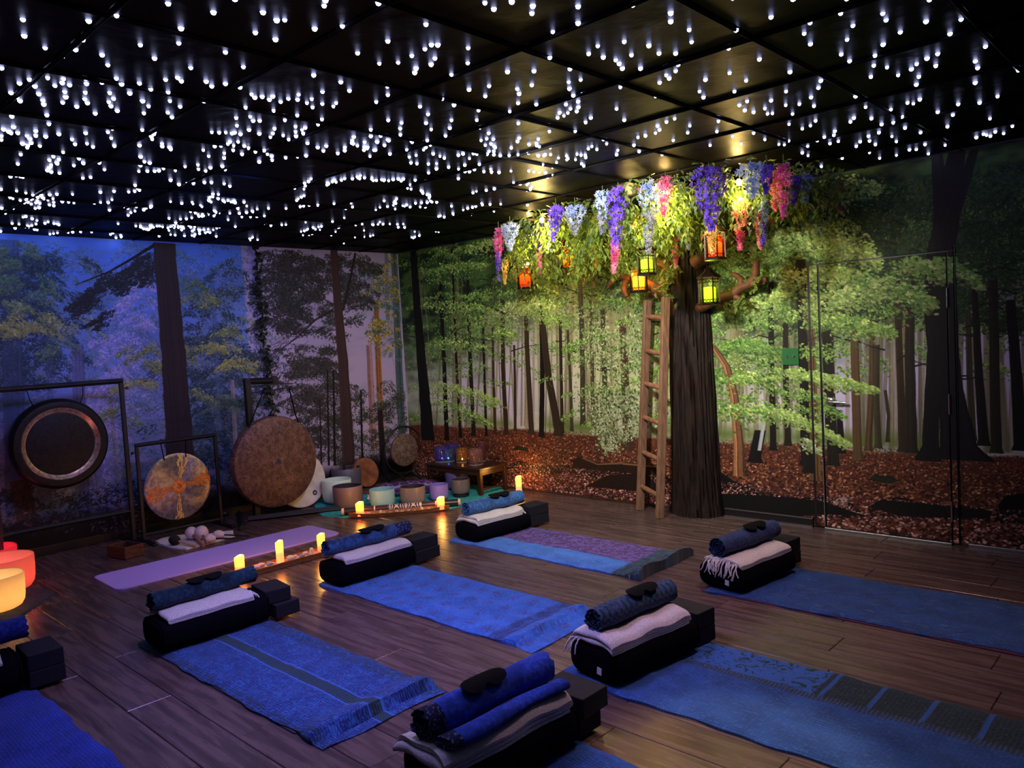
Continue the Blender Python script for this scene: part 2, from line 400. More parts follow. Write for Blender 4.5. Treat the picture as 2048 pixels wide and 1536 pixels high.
    # named boughs: big light sprays
    for (p0, p1, dr, n, w, pal) in (
            ((960, 640), (1060, 600), .05, 420, .17, LP[1:]+L1), ((1115, 612), (1010, 600), .05, 380, .15, LP[1:]+L1), ((985, 668), (1030, 650), .1, 300, .15, L2+L1),
            ((835, 545), (975, 512), .08, 420, .12, L2+L1), ((840, 610), (985, 600), .10, 420, .13, L2+L1), ((850, 690), (980, 672), .12, 420, .12, L2+L1), ((860, 770), (1000, 775), .14, 460, .12, L1), ((870, 800), (985, 830), .10, 360, .10, L1+L2),
            ((930, 500), (1010, 470), .06, 300, .12, L1), ((1020, 545), (1110, 520), .08, 320, .11, L2+L1),
            ((1430, 520), (1560, 430), .14, 700, .22, L1), ((1500, 455), (1700, 452), .16, 800, .24, L1), ((1600, 440), (1760, 470), .20, 700, .2, L1+LP[1:3]), ((1620, 380), (1760, 350), .08, 420, .18, L1),
            ((1430, 640), (1580, 560), .10, 500, .16, L1), ((1560, 560), (1720, 520), .10, 620, .16, L1), ((1600, 620), (1760, 535), .16, 800, .22, LP[1:3]+L1), ((1700, 560), (1870, 560), .16, 760, .18, LP[1:3]+L2), ((1790, 530), (1900, 515), .12, 460, .13, LP[1:3]+L2), ((1870, 520), (1965, 530), .14, 320, .09, LP[1:3]+L2),
            ((1640, 640), (1790, 640), .08, 520, .13, L2+L1), ((1440, 690), (1580, 680), .10, 480, .13, L2), ((1440, 760), (1560, 740), .06, 420, .10, L2+L1), ((1560, 740), (1760, 765), .05, 620, .09, L1), ((1430, 820), (1600, 805), .10, 620, .12, L2+L1), ((1540, 820), (1700, 860), .10, 560, .10, L1+LP[1:2]), ((1600, 880), (1640, 880), .08, 120, .08, LP)):
        m.bough(p0, p1, dr, n, w, pal, .03, .5)
    # ivy-clad shrub with pale leaves
    for i in rg(46):
        px = r.uniform(1165, 1285); py = r.uniform(640, 860); m.cloud(px, py, .13, .12, 40, LP+[(70, 84, 50), (96, 112, 66)], .026, .55)
    for i in rg(34):
        px = 1225+r.normal(0, 30); py = r.uniform(780, 900); m.cloud(px, py, .12, .07, 46, LP[:2]+[(178, 182, 152), (56, 62, 40), (136, 146, 108), (84, 96, 60)], .03, .55)
    # logs
    K = (30, 19, 15)
    m.poly([(1010, 932), (1040, 920), (1075, 930), (1140, 930), (1142, 945), (1080, 950), (1030, 945)], K)
    m.poly([(1146, 918), (1162, 911), (1180, 922), (1215, 925), (1260, 924), (1330, 930), (1335, 985), (1260, 976), (1210, 960), (1145, 946)], (36, 22, 17))
    m.poly([(1170, 972), (1215, 950), (1290, 944), (1330, 985), (1240, 975)], K)
    m.line([(1165, 916), (1195, 928), (1240, 926), (1330, 934)], .012, .02, (128, 96, 66), .7)
    m.poly([(1420, 930), (1470, 962), (1530, 985), (1600, 995), (1650, 988), (1700, 1000), (1735, 1030), (1700, 1034), (1640, 1028), (1560, 1040), (1420, 1035)], (13, 11, 12), .3)
    m.poly([(1668, 1000), (1690, 990), (1702, 996), (1690, 1012)], (150, 136, 136)); m.line([(1670, 1005), (1700, 1018), (1735, 1028)], .02, .008, (160, 140, 130))
    m.poly([(1740, 1012), (1765, 995), (1800, 992), (1850, 1003), (1920, 1010), (1985, 1020), (1980, 1040), (1900, 1036), (1800, 1032), (1745, 1030)], (20, 16, 15), .4)
    m.poly([(1985, 1030), (2010, 990), (2048, 985), (2048, 1045), (1990, 1042)], (12, 10, 10))
    m.poly([(1738, 958), (1750, 948), (1785, 950), (1802, 960), (1770, 964)], (34, 36, 22)); m.poly([(1025, 898), (1035, 890), (1055, 895), (1058, 902)], (30, 36, 20))
    m.line([(1860, 950), (1905, 965), (1960, 972)], .014, .008, (70, 48, 34)); m.line([(1085, 892), (1120, 905), (1160, 908)], .012, .008, (60, 36, 26))
    # nearest litter, bright flecks
    NP = [(150, 92, 84), (118, 62, 54), (206, 160, 152), (70, 34, 32), (44, 24, 22), (178, 128, 120), (36, 20, 20)]
    m.litter(0, 8.3, .0, .27, 15000, NP, .016, .034)
    m.poly([(1170, 972), (1215, 950), (1290, 944), (1332, 988), (1240, 978)], K); m.poly([(1420, 985), (1530, 990), (1640, 1000), (1735, 1030), (1640, 1026), (1560, 1036), (1420, 1032)], (13, 11, 12), .3)
    m.poly([(1740, 1012), (1765, 997), (1850, 1005), (1985, 1020), (1978, 1036), (1800, 1030)], (20, 16, 15), .4)
    return m.image('beech_forest_print')

def paint_conifer():
    m = Mural(6.8, 260, lambda px, py: (lambda p: (-p.y, p.z))(WL(px, py)), 5); r = m.r; rg = range
    z = (H-np.arange(m.h)/m.S)[:, None]; u = (np.arange(m.w)/m.S)[None, :]
    n1 = m.fbm(12, 6); n2 = m.fbm(36, 46, 3)
    up = np.clip(z/2.4, 0, 1)
    seam = np.clip((u-1.86)*40, 0, 1)        # where the blue sheet meets the paler one
    bl = np.stack([150-75*up+0*u, 135-12*up+0*u, 165+55*up+0*u], -1)
    pl = np.stack([178-14*up+0*u, 160-6*up+0*u, 190+10*up+0*u], -1)
    base = pl*(1-seam[..., None])+bl*seam[..., None]
    f = (np.clip((n1-.45)*2.6, 0, 1)*(.25+.6*seam))[..., None]; base = base*(1-f)+np.array([52, 72, 108.])*f
    f = (np.clip((n2-.5)*3, 0, 1)*.45*(.3+.7*seam))[..., None]; base = base*(1-f)+np.array([96, 116, 148.])*f
    m.a[:] = base/255
    BL = [(70, 92, 128), (96, 116, 150), (58, 80, 104), (120, 136, 168)]; GR = [(72, 98, 84), (92, 116, 82), (58, 82, 78)]; OL = [(128, 132, 76), (108, 116, 66), (146, 146, 88)]; DK = [(22, 26, 34), (30, 34, 38), (16, 20, 26)]
    def con(px, py, w, n, pal, ln=.03, asp=.28, al=.9, dr=.06, sg=None):
        s = r.choice([-1, 1]) if sg is None else sg
        m.bough((px, py), (px+s*w, py+r.uniform(-4, 10)), dr, n, .075, pal, ln, asp, al)
    for i in rg(1000):                         # misty layers of fir
        px = r.uniform(-420, 515); py = r.uniform(480, 980)
        con(px, py, r.uniform(25, 70), 60, BL if r.random() < .6 else GR, .026, .3, .5)
    NB = [(22, 38, 62), (34, 52, 76), (46, 66, 92), (28, 46, 58)]
    for i in rg(260): con(r.normal(445, 46), r.triangular(500, 800, 980), r.uniform(22, 50), 80, NB+GR[:1], .026, .3, .8)
    for i in rg(200): con(r.normal(40, 52), r.uniform(500, 760), r.uniform(22, 50), 80, NB+GR[2:], .026, .3, .8)
    for i in rg(150): con(r.uniform(-420, -40), r.uniform(490, 900), r.uniform(22, 50), 80, NB+GR, .026, .3, .8)
    LV = [(150, 140, 190), (128, 126, 186), (170, 156, 196)]
    for i in rg(150):
        t = r.random(); con(285-130*t+r.normal(0, 16), 560+420*t, 34, 50, LV, .024, .35, .55)
    for (xa, ya, xb, yb, w, c, al) in ((20, 480, 35, 1040, .16, (52, 66, 96), .6), (155, 690, 168, 1060, .11, (86, 90, 130), .8), (185, 880, 215, 1060, .08, (120, 112, 140), .6), (40, 960, 62, 1075, .16, (70, 44, 42), 1), (100, 700, 105, 1030, .06, (80, 90, 126), .5), (425, 560, 440, 860, .05, (64, 84, 120), .5), (465, 760, 478, 1000, .05, (140, 116, 120), .8), (495, 830, 500, 940, .1, (40, 46, 50), .8)):
        m.trunk([(xa, ya, w*.8), (xb, yb, w)], c, .2, al=al, soft=3)
    for (px, py, n, pal) in ((10, 530, 260, GR), (40, 560, 240, GR), (20, 610, 300, GR+OL), (60, 650, 280, OL), (0, 640, 260, OL), (80, 570, 220, GR), (30, 500, 200, GR), (80, 640, 240, OL+GR), (100, 690, 160, GR), (150, 640, 160, BL+OL), (390, 570, 260, GR), (410, 590, 200, GR+OL), (300, 690, 200, GR+OL), (290, 730, 220, OL+GR), (400, 700, 260, OL+GR), (430, 690, 200, OL), (470, 640, 220, GR+OL), (480, 720, 260, OL), (410, 790, 220, GR+OL), (270, 760, 200, OL), (450, 800, 200, GR), (250, 820, 140, OL+GR)):
        for k in rg(5): con(px+r.normal(0, 13), py+r.normal(0, 9), 40, n//2, pal, .026, .3, .9)
    for i in rg(90):                          # low thickets
        con(r.uniform(-420, 520), r.uniform(960, 1060), 50, 70, DK+[(60, 60, 70)], .03, .25, .8)
    for i in rg(26): m.line([(r.uniform(380, 520), r.uniform(780, 900)), (r.uniform(380, 520), r.uniform(780, 940))], .006, .004, (110, 98, 104), .7)
    # dark pine bough and the great trunk
    m.line([(312, 488), (260, 520), (215, 545), (150, 570)], .03, .008, (14, 14, 22))
    for i in rg(44):
        t = r.random(); px = 310-160*t+r.normal(0, 8); py = 500+85*t+abs(r.normal(0, 26))
        m.bough((px+15, py-6), (px-22, py+6), .03, 60, .06, DK, .03, .25, .92)
    for (px, py) in ((195, 640), (185, 645), (205, 650), (215, 625), (170, 600), (280, 560), (295, 565), (250, 580)): m.bough((px+14, py-4), (px-18, py+4), .02, 90, .05, DK, .03, .25, .9)
    m.trunk([(328, 486, .19), (338, 600, .20), (348, 720, .215), (358, 870, .24), (366, 1000, .27)], (40, 30, 36), .2, soft=2)
    # paler sheet near the corner
    SP = [(34, 36, 40), (46, 48, 50), (24, 26, 30), (58, 58, 62)]; YO = [(150, 136, 66), (122, 116, 60), (170, 150, 70), (90, 92, 54)]; TG = [(70, 92, 90), (86, 108, 100), (54, 74, 74)]
    for (xa, ya, xb, yb, w, c) in ((738, 690, 748, 900, .085, (150, 110, 110)), (752, 600, 765, 910, .09, (150, 98, 58)), (788, 505, 806, 900, .11, (76, 98, 104)), (772, 500, 776, 640, .05, (92, 106, 112))):
        m.trunk([(xa, ya, w*.8), (xb, yb, w)], c, .35, lit=.15)
    for i in rg(60): con(r.uniform(725, 800), r.uniform(510, 690), 24, 60, YO if r.random() < .6 else TG, .026, .4, .95, .03)
    for i in rg(26): con(r.uniform(765, 808), r.uniform(510, 900), 20, 50, TG+[(150, 150, 165)], .024, .35, .7, .03)
    for i in rg(190): con(r.uniform(525, 735), r.gamma(2.6, 30)+495, 34, 80, SP+[(70, 70, 80)], .03, .3, .92, .03)
    for i in rg(60): con(r.uniform(535, 620), r.uniform(495, 660), 30, 70, SP, .03, .3, .8, .03)
    m.line([(665, 620), (630, 640), (600, 670), (560, 700), (535, 715)], .022, .005, (30, 26, 30))
    for i in rg(14): m.line([(r.uniform(560, 620), r.uniform(650, 690)), (r.uniform(530, 580), r.uniform(680, 730))], .006, .003, (40, 34, 40))
    for i in rg(190): con(r.triangular(545, 640, 695), r.uniform(690, 920), 36, 70, SP+[(66, 62, 50)], .03, .28, .9, .03)
    for i in rg(130): con(r.uniform(690, 812), r.uniform(760, 940), 26, 50, SP+YO[3:], .026, .3, .85, .03)
    for (x, a, b, w) in ((655, 740, 930, .025), (667, 740, 930, .03), (722, 780, 930, .03), (640, 800, 930, .02), (700, 820, 930, .02)): m.trunk([(x, a, w*.7), (x+3, b, w)], (24, 20, 24), .2)
    m.line([(712, 500), (700, 560), (686, 620)], .03, .03, (36, 28, 34))
    m.trunk([(668, 500, .085), (675, 600, .10), (686, 720, .125), (697, 900, .155), (700, 950, .16)], (58, 40, 44), .2)
    m.trunk([(760, 820, .06), (768, 930, .09)], (30, 22, 24), .2)
    # black forest floor
    g = np.clip((.30+.10*(n1-.5)*2-z)*9, 0, 1)[..., None]; m.a[:] = m.a*(1-g)+np.array([12, 10, 14.])/255*g*(.6+.8*n2[..., None])
    for i in rg(50): con(r.uniform(-40, 480), r.uniform(1010, 1060), 40, 26, [(120, 96, 100), (70, 56, 60), (40, 34, 40)], .03, .22, .7, .02)
    return m.image('conifer_forest_print')

def print_mat(name, im):
    k = NT(name); t = k.n('ShaderNodeTexImage', image=im, extension='EXTEND'); uv = k.coord('UV'); k.t.links.new(uv, t.inputs[0])
    n = k.noise(k.pos(), 350, 2)
    k.base(t.outputs[0]); k.set(Roughness=.62); k.b.inputs['Specular IOR Level'].default_value = .25; k.bump(n, .05, .002)
    return k.m
beech_mat = print_mat('beech_mural', paint_beech())
conifer_mat = print_mat('conifer_mural', paint_conifer())
def set_uv(o, fn):
    me = o.data; uv = me.uv_layers.new(name='UVMap'); mw = o.matrix_basis
    for l in me.loops:
        uv.data[l.index].uv = fn(mw @ me.vertices[l.vertex_index].co)
uv_back = lambda p: (p.x/8.4, p.z/H)
uv_left = lambda p: (-p.y/6.8, p.z/H)

# ---- PART2

# ------------------------------------------------------------------ setting: floor, walls, ceiling, door
X1, Y1 = 8.0, -6.3
def plank_mat():
    k = NT('oak_plank'); info = k.n('ShaderNodeObjectInfo'); rndv = info.outputs['Random']
    off = k.n('ShaderNodeCombineXYZ'); k.put(off.inputs[0], k.m_('MULTIPLY', rndv, 37.0)); k.put(off.inputs[1], k.m_('MULTIPLY', rndv, 91.0))
    ad = k.n('ShaderNodeVectorMath', operation='ADD'); k.t.links.new(k.pos(), ad.inputs[0]); k.t.links.new(off.outputs[0], ad.inputs[1])
    g1 = k.noise(k.scale(ad.outputs[0], (1.1, 14, 1)), 2.2, 5, .6); g2 = k.noise(k.scale(ad.outputs[0], (2.2, 60, 1)), 3.0, 4, .3)
    c = k.mix(k.step(g1, .30, .70), (.058, .036, .037), (.142, .093, .090)); c = k.mix(k.m_('MULTIPLY', k.step(g2, .42, .80), .38), c, (.028, .017, .018))
    c = k.mix(k.m_('MULTIPLY', rndv, .25), c, (.052, .035, .034)); k.base(c)
    k.put(k.b.inputs['Roughness'], k.m_('MULTIPLY_ADD', g1, .14, .20)); k.b.inputs['Specular IOR Level'].default_value = .45; k.bump(g2, .10, .0015)
    return k.m
PLK = plank_mat()
sub = mat('subfloor', (.01, .008, .008), .9)
floor = struct(MB().box((X1/2, Y1/2, -.045), (X1, -Y1, .06)).build('floor', sub, smooth=False))
def plank_mesh(L, Wd):
    a, b, c = L/2-.0012, Wd/2-.0012, .0025
    vs = [(-a, -b, -.014), (a, -b, -.014), (a, b, -.014), (-a, b, -.014), (-a, -b, -c), (a, -b, -c), (a, b, -c), (-a, b, -c), (-a+c, -b+c, 0), (a-c, -b+c, 0), (a-c, b-c, 0), (-a+c, b-c, 0)]
    fs = [(0, 1, 5, 4), (1, 2, 6, 5), (2, 3, 7, 6), (3, 0, 4, 7), (4, 5, 9, 8), (5, 6, 10, 9), (6, 7, 11, 10), (7, 4, 8, 11), (8, 9, 10, 11)]
    me = bpy.data.meshes.new('plank'); me.from_pydata(vs, [], fs); me.update(); me.materials.append(PLK); return me
PW, PL = .19, 1.28
_pm = {}
for r_ in range(int(-Y1/PW)+1):
    y1 = -r_*PW; y0 = max(Y1, y1-PW)
    if y1-y0 < .03: continue
    x = -((r_*.47) % 1)*PL
    while x < X1:
        a, b = max(0, x), min(X1, x+PL)
        if b-a > .02:
            key = (round(b-a, 3), round(y1-y0, 3))
            if key not in _pm: _pm[key] = plank_mesh(*key)
            link('plank', _pm[key], None, floor, smooth=False, loc=((a+b)/2, (y0+y1)/2, 0))
        x += PL
wl = struct(MB().box((-.06, Y1/2, H/2), (.12, -Y1+.24, H)).build('wall_left', conifer_mat, smooth=False)); set_uv(wl, uv_left)
wb = struct(MB().box((X1/2, .06, H/2), (X1, .12, H)).build('wall_back', beech_mat, smooth=False)); set_uv(wb, uv_back)
dark_paint = mat('dark_paint', (.010, .008, .010), .4, .2, 60, .05)
bbl = struct(MB().box((.009, Y1/2, .035), (.018, -Y1, .07)).build('baseboard_left', dark_paint, smooth=False, bevel=.003))
brown_trim = mat('brown_trim', (.045, .022, .016), .3, .3, 30, .05)
bb = struct(MB().box((1.73, -.007, .010), (3.40, .014, .020)).build('baseboard_back', brown_trim, smooth=False, bevel=.002))
t2 = struct(MB().box((4.25, -.012, .035), (.70, .024, .070)).build('trim_1', dark_paint, smooth=False, bevel=.003))
MB().box((4.25, -.026, .064), (.70, .006, .006)).build('edge_bead', alu, t2, smooth=False)
MB().box((4.25, -.030, .006), (.70, .010, .010)).build('floor_bead', alu, t2, smooth=False)
t3 = struct(MB().box((6.80, -.007, .010), (2.40, .014, .020)).build('trim_2', alu, smooth=False, bevel=.002))
# door: flush leaf carrying the mural on, with dark gaps round it
door = struct(MB().box((5.082, -.003, .965), (.945, .006, 1.93)).build('door_1', dark_paint, smooth=False))
def printed(name, c, d, par):
    o = MB().box(c, d).build(name, beech_mat, par, smooth=False); set_uv(o, uv_back); return o
printed('door_leaf', (5.103, -.011, .955), (.803, .012, 1.872), door)
printed('door_jamb', (4.657, -.010, .955), (.055, .012, 1.880), door)
printed('door_jamb', (5.531, -.010, .955), (.030, .012, 1.880), door)
printed('door_head', (5.088, -.010, 1.915), (.916, .012, .028), door)
MB().box((5.10, -.022, .008), (.82, .036, .016)).build('threshold', alu, door, smooth=False, bevel=.003)
MB().box((4.688, -.019, .27), (.006, .006, .50)).build('edge_strip', alu, door, smooth=False)
for z in (1.60, .92, .22):
    h = MB().tube([(5.51, -.022, z-.06), (5.51, -.022, z+.06)], .007, 10); h.tube([(5.51, -.022, z-.066), (5.51, -.022, z+.066)], .004, 8)
    h.build('hinge', chrome, door)
T_ = Matrix.Translation((4.755, -.017, .925)) @ Matrix.Rotation(PI/2, 4, 'X')
hd = MB().lathe([(0, 0), (.030, 0), (.030, .006), (.026, .010), (.014, .012), (.011, .045), (0, .045)], 24, T_).build('door_handle', chrome, door)
MB().tube([(4.755, -.058, .925), (4.768, -.064, .925), (4.80, -.064, .925), (4.875, -.062, .922)], [.010, .011, .010, .008], 10).build('lever', chrome, hd)
# twin switch plate
green_plate = mat('green_plate', (.020, .14, .035), .35, .1, 50, .03)
sw = thing('light_switch', 'green twin switch plate on the mural beside the door', 'switch', (4.47, 0, 1.25))
MB().box((0, -.006, 0), (.125, .012, .125)).build('plate', green_plate, sw, smooth=False, bevel=.004)
for dx in (-.026, .026):
    b = MB().box((dx, -.015, 0), (.012, .008, .022), Matrix.Rotation(.25, 3, 'X')); b.build('toggle', mat('toggle_chrome', (.8, .8, .8), .2, 0, 30, 0, metal=1) if dx < 0 else bpy.data.materials['toggle_chrome'], sw, smooth=False, bevel=.002)

# ceiling: black tiles in a grid of bars, pricked with star lights
def tile_mat():
    k = NT('black_ceiling_film'); n = k.noise(k.pos(), 5, 3, .4)
    k.base((.0022, .0020, .0028)); k.put(k.b.inputs['Roughness'], k.m_('MULTIPLY_ADD', n, .16, .36)); k.b.inputs['Specular IOR Level'].default_value = .02
    k.b.inputs['Specular Tint'].default_value = (.42, .40, .42, 1)
    k.bump(n, .22, .03); return k.m
TILE = tile_mat()
ceiling = struct(MB().box((X1/2, Y1/2, H+.06), (X1, -Y1, .08)).build('ceiling', dark_paint, smooth=False))
g0x, g0y, gs = -.225, .06, .583
def tile_mesh(L, Wd):
    a, b, s_ = L/2-.004, Wd/2-.004, .012
    vs = [(-a, -b, 0), (a, -b, 0), (a, b, 0), (-a, b, 0), (-a+s_, -b+s_, -.006), (a-s_, -b+s_, -.006), (a-s_, b-s_, -.006), (-a+s_, b-s_, -.006)]
    fs = [(0, 4, 5, 1), (1, 5, 6, 2), (2, 6, 7, 3), (3, 7, 4, 0), (4, 7, 6, 5)]
    me = bpy.data.meshes.new('ceiling_tile'); me.from_pydata(vs, [], fs); me.update(); me.materials.append(TILE); return me
_tm = {}
xs = [0]+[g0x+gs*i for i in range(1, 15) if g0x+gs*i < X1]+[X1]; ys = [0]+[g0y-gs*i for i in range(1, 12) if g0y-gs*i > Y1]+[Y1]
for a, b in zip(xs, xs[1:]):
    for c, d in zip(ys, ys[1:]):
        if b-a < .03 or c-d < .03: continue
        key = (round(b-a, 3), round(c-d, 3))
        if key not in _tm: _tm[key] = tile_mesh(*key)
        link('ceiling_tile', _tm[key], None, ceiling, smooth=False, loc=((a+b)/2, (c+d)/2, H+.012))
for x in xs[1:-1]:
    MB().tube([(x, 0, H+.002), (x, Y1, H+.002)], .0075, 6).build('ceiling_bar', bar_black, ceiling)
for y in ys[1:-1]:
    MB().tube([(0, y, H+.001), (X1, y, H+.001)], .0075, 6).build('ceiling_bar', bar_black, ceiling)
# star lights. Positions read off the photograph where they stand apart, the far swarm scattered in strings
Z1 = "985,35 135,128 520,135 683,105 143,222 485,245 265,293 443,302 367,342 598,333 632,392 822,275 905,353 1060,178 1047,265 1117,408 1250,85 1375,5 1540,85 1495,203 1620,130 1667,130 1613,242 1320,317 1425,403 1840,180 2005,165 1905,14 1898,47 1837,450 1995,490 10,410 115,498 172,478 280,468 372,472 365,495 408,508 503,472 507,500 597,493 682,470 712,502 205,515 322,512 65,553 100,577 118,600 228,560 380,547 385,577 500,553 497,590 512,612 643,555 665,587 637,608 650,630 687,657 252,597 257,620 368,610 450,633 558,673 275,683 287,735 70,690 80,752 65,788 105,787 10,805 210,775 210,803 268,807 345,793 423,825 440,853 502,787 510,850 545,868 632,783 658,763 652,818 670,862 160,873 122,913 105,968 120,1040 370,900 313,925 290,945 335,965 288,990 463,935 433,977 817,498 883,533 760,555 835,600 870,632 843,673 833,770 970,477 1040,465 1062,485 985,550 995,602 1055,633 983,668 1007,695 1195,600 1207,487 1240,515 1320,500 1405,520 1473,563 1492,580 1535,575 1597,573 1577,592 1643,605 1688,587 1748,563 1742,592 1825,590 1797,613 1830,638 1887,547 1887,617 1968,613 1952,633 1438,640 1602,658 1383,700 1465,693 1482,715 1520,715 1668,713 1740,685 1885,708 1862,737 1387,745 1458,768 1518,790 1607,762 1597,790 1583,812 1658,802 1690,825 1730,750 1787,755 1730,780 1768,770 1733,805 1775,790 1240,783 1283,785 1322,785 1358,790 1373,783 1408,793 1347,838 1367,862 1365,888 1313,905 1417,910 1495,897 1312,932 1222,922 1190,887 1800,845 1860,870 1910,862 1893,890"
Z2 = "460,30 87,180 250,165 515,252 338,322 465,383 575,377 655,337 732,298 770,273 807,273 790,352 768,387 680,410 672,435 738,155 985,292 982,380 887,447 1083,30 1135,65 1240,22 1363,47 1358,90 1628,50 1628,147 1480,198 1462,347 1215,430 1370,425 1580,413 1690,325 1743,280 1775,345 1848,362 1868,382 1887,410 1898,255 1940,333 1993,410 1947,40 1875,520 1643,477 1573,490 1577,528 1600,567 1652,560 1628,603 1630,635 1620,660 1583,645 1557,620 1568,670 1545,687 1520,667 1508,697 1672,725 1702,697 1853,645 1898,710 1610,775 1460,778 80,452 238,490 133,547 290,540 512,517 515,565 447,607 990,533 1107,513 1085,572 833,587 902,623 1272,530 1283,557 1277,612 1357,507 1383,620 1228,662 1045,655 1035,712 1053,757 1105,787 1060,830 1093,820 1132,822 1118,850 1085,858 703,632 750,677 738,728 768,767 745,830 763,857 887,713 877,757 852,803 1278,730 1283,815 1273,835 1395,822 1385,848 1237,873 595,727 587,760 588,797 517,712 415,768 415,805 472,803 520,830 495,857 433,887 397,870 375,885 527,908 410,923 650,833 657,840 625,885 640,927 680,917 685,965 650,960 780,907 820,922 845,932 752,967 800,965 870,985 927,915 992,935 965,973 1035,910 1107,893 1135,912 1050,968 1708,865 1738,882 1688,878 1775,825 1795,850 1622,910 1645,915 1613,942 1648,965 1560,920 1513,932 1467,912 1427,917 1392,917 1860,888 1853,912 1955,857 1985,893 1978,812 2020,800"
Z3 = "553,2 863,5 1138,5 1562,10 750,98 235,77 235,120 330,163 342,225 123,243 175,283 260,283 33,293 80,360 273,340 260,373 212,395 227,410 178,432 413,417 383,478 403,507 157,503 570,163 532,257 537,383 690,313 847,377 622,422 920,182 952,235 950,127 1107,80 1170,142 1140,213 1323,80 1340,113 1413,175 1325,237 1110,288 1153,322 1283,295 1277,345 1345,355 1262,403 1402,395 1545,120 1668,183 1725,110 1605,285 1550,308 1497,338 1470,363 1595,347 1508,402 1495,442 1850,248 1798,323 1810,357 1797,432 2018,370 1005,422 993,458 955,507 970,552 895,542 825,548 827,478 860,593 750,523 718,565 732,592 757,590 660,582 615,573 587,547 627,528 562,478 480,630 472,682 333,653 322,688 255,617 167,652 177,672 213,633 157,690 105,703 67,712 47,752 72,785 248,727 190,800 437,752 552,707 660,690 595,745 718,723 842,645 840,730 818,750 790,748 910,668 952,652 978,627 987,728 1023,710 1052,743 1072,700 1077,680 1095,732 938,757 910,790 940,805 1008,860 1115,818 1235,558 1183,502 1175,612 1157,632 1265,615 1317,645 1365,570 1377,637 1422,607 1437,663 1303,687 1250,705 1255,730 1207,733 1187,757 1285,748 1393,733 1370,707 1255,790 1307,818 1393,803 1460,775 1495,773 1557,795 1540,748 1517,687 1450,535 1480,540 1513,518 1605,582 1710,543 1683,597 1655,657 1643,752 1820,535 1912,503 1873,617 1988,655 1900,683 1943,692 1875,705 1803,712 1840,695 1855,700"
STARS = []
for s_, (ox, oy), sc in ((Z1, (0, 0), 2.926), (Z2, (600, 0), 2.926), (Z3, (1250, 0), 2.566)):
    for t in s_.split():
        a, b = map(float, t.split(',')); p = FL(ox+a/sc, oy+b/sc, H-.004)
        if .03 < p.x < X1 and Y1 < p.y < -.03: STARS.append((p.x, p.y, .0072+rnd.random()*.0026))
def inview_xy(x, y):
    d = Vector((x, y, H))-Vector(CAM); z = d.dot(CF)
    return z > 0 and abs(d.dot(CR)/z) < .665 and abs(d.dot(CU)/z) < .5
# the far swarm, in short strings and loose scatter over the half of the ceiling nearest the corner
k = 0
while k < 520:
    if rnd.random() < .5:
        px = rnd.uniform(0, 1180); py = rnd.uniform(285, 500)
    else:
        px = rnd.uniform(0, 960); py = rnd.uniform(400, 500)
    p = FL(px, py, H-.004)
    n_ = rnd.choice((1, 1, 2, 4, 7)); a = rnd.uniform(0, 2*PI); q = p.copy()
    for j in range(n_):
        if .04 < q.x < 4.3 and -4.6 < q.y < -.04:
            STARS.append((q.x, q.y, rnd.uniform(.0070, .0110))); k += 1
        a += rnd.uniform(-.7, .7); q = q+Vector((math.cos(a), math.sin(a), 0))*rnd.uniform(.03, .09)
j = 0
while j < 230:                               # the same ceiling carried on to the left of the photograph
    x, y = rnd.uniform(.1, 5.4), rnd.uniform(Y1+.1, -3.6)
    if inview_xy(x, y): continue
    STARS.append((x, y, rnd.uniform(.0070, .0110))); j += 1
for j in range(70):                          # the part of the ceiling over the camera
    STARS.append((rnd.uniform(5.2, X1-.1), rnd.uniform(Y1+.1, -3.4), .011))
star_m = NT('star_light_lens'); star_m.base((.8, .8, .9)); star_m.b.inputs['Emission Color'].default_value = (.52, .56, 1.0, 1); star_m.b.inputs['Emission Strength'].default_value = 17
star_m = star_m.m
def star_geo(mb, c, r):
    # a small faceted lens: a dome with a pointed tip
    n = 6; vs = [(c[0]+r*math.cos(2*PI*i/n), c[1]+r*math.sin(2*PI*i/n), c[2]+.003) for i in range(n)]
    vs += [(c[0]+r*.75*math.cos(2*PI*(i+.5)/n), c[1]+r*.75*math.sin(2*PI*(i+.5)/n), c[2]-r*.75) for i in range(n)]+[(c[0], c[1], c[2]-r*1.15)]
    fs = []
    for i in range(n):
        j = (i+1) % n; fs += [(i, n+i, j), (j, n+i, n+j), (n+i, 2*n, n+j)]
    mb.add(vs, fs)
unit = MB(); star_geo(unit, (0, 0, 0), 1.0); ume = unit.mesh('star_light'); ume.materials.append(star_m)
dist = lambda s: (Vector((s[0], s[1], H))-Vector(CAM)).length/s[2]
inview = lambda s: inview_xy(s[0], s[1])
order = sorted(STARS, key=lambda s: (not inview(s), dist(s)))
rest = MB()
for i, s_ in enumerate(order):
    if i < 300:
        o = link('star_light', ume, None, ceiling, smooth=False, loc=(s_[0], s_[1], H+.004)); o.scale = (s_[2],)*3
    else:
        star_geo(rest, (s_[0], s_[1], H+.004), s_[2])
stuff(rest.build('star_lights', star_m, ceiling, smooth=False))

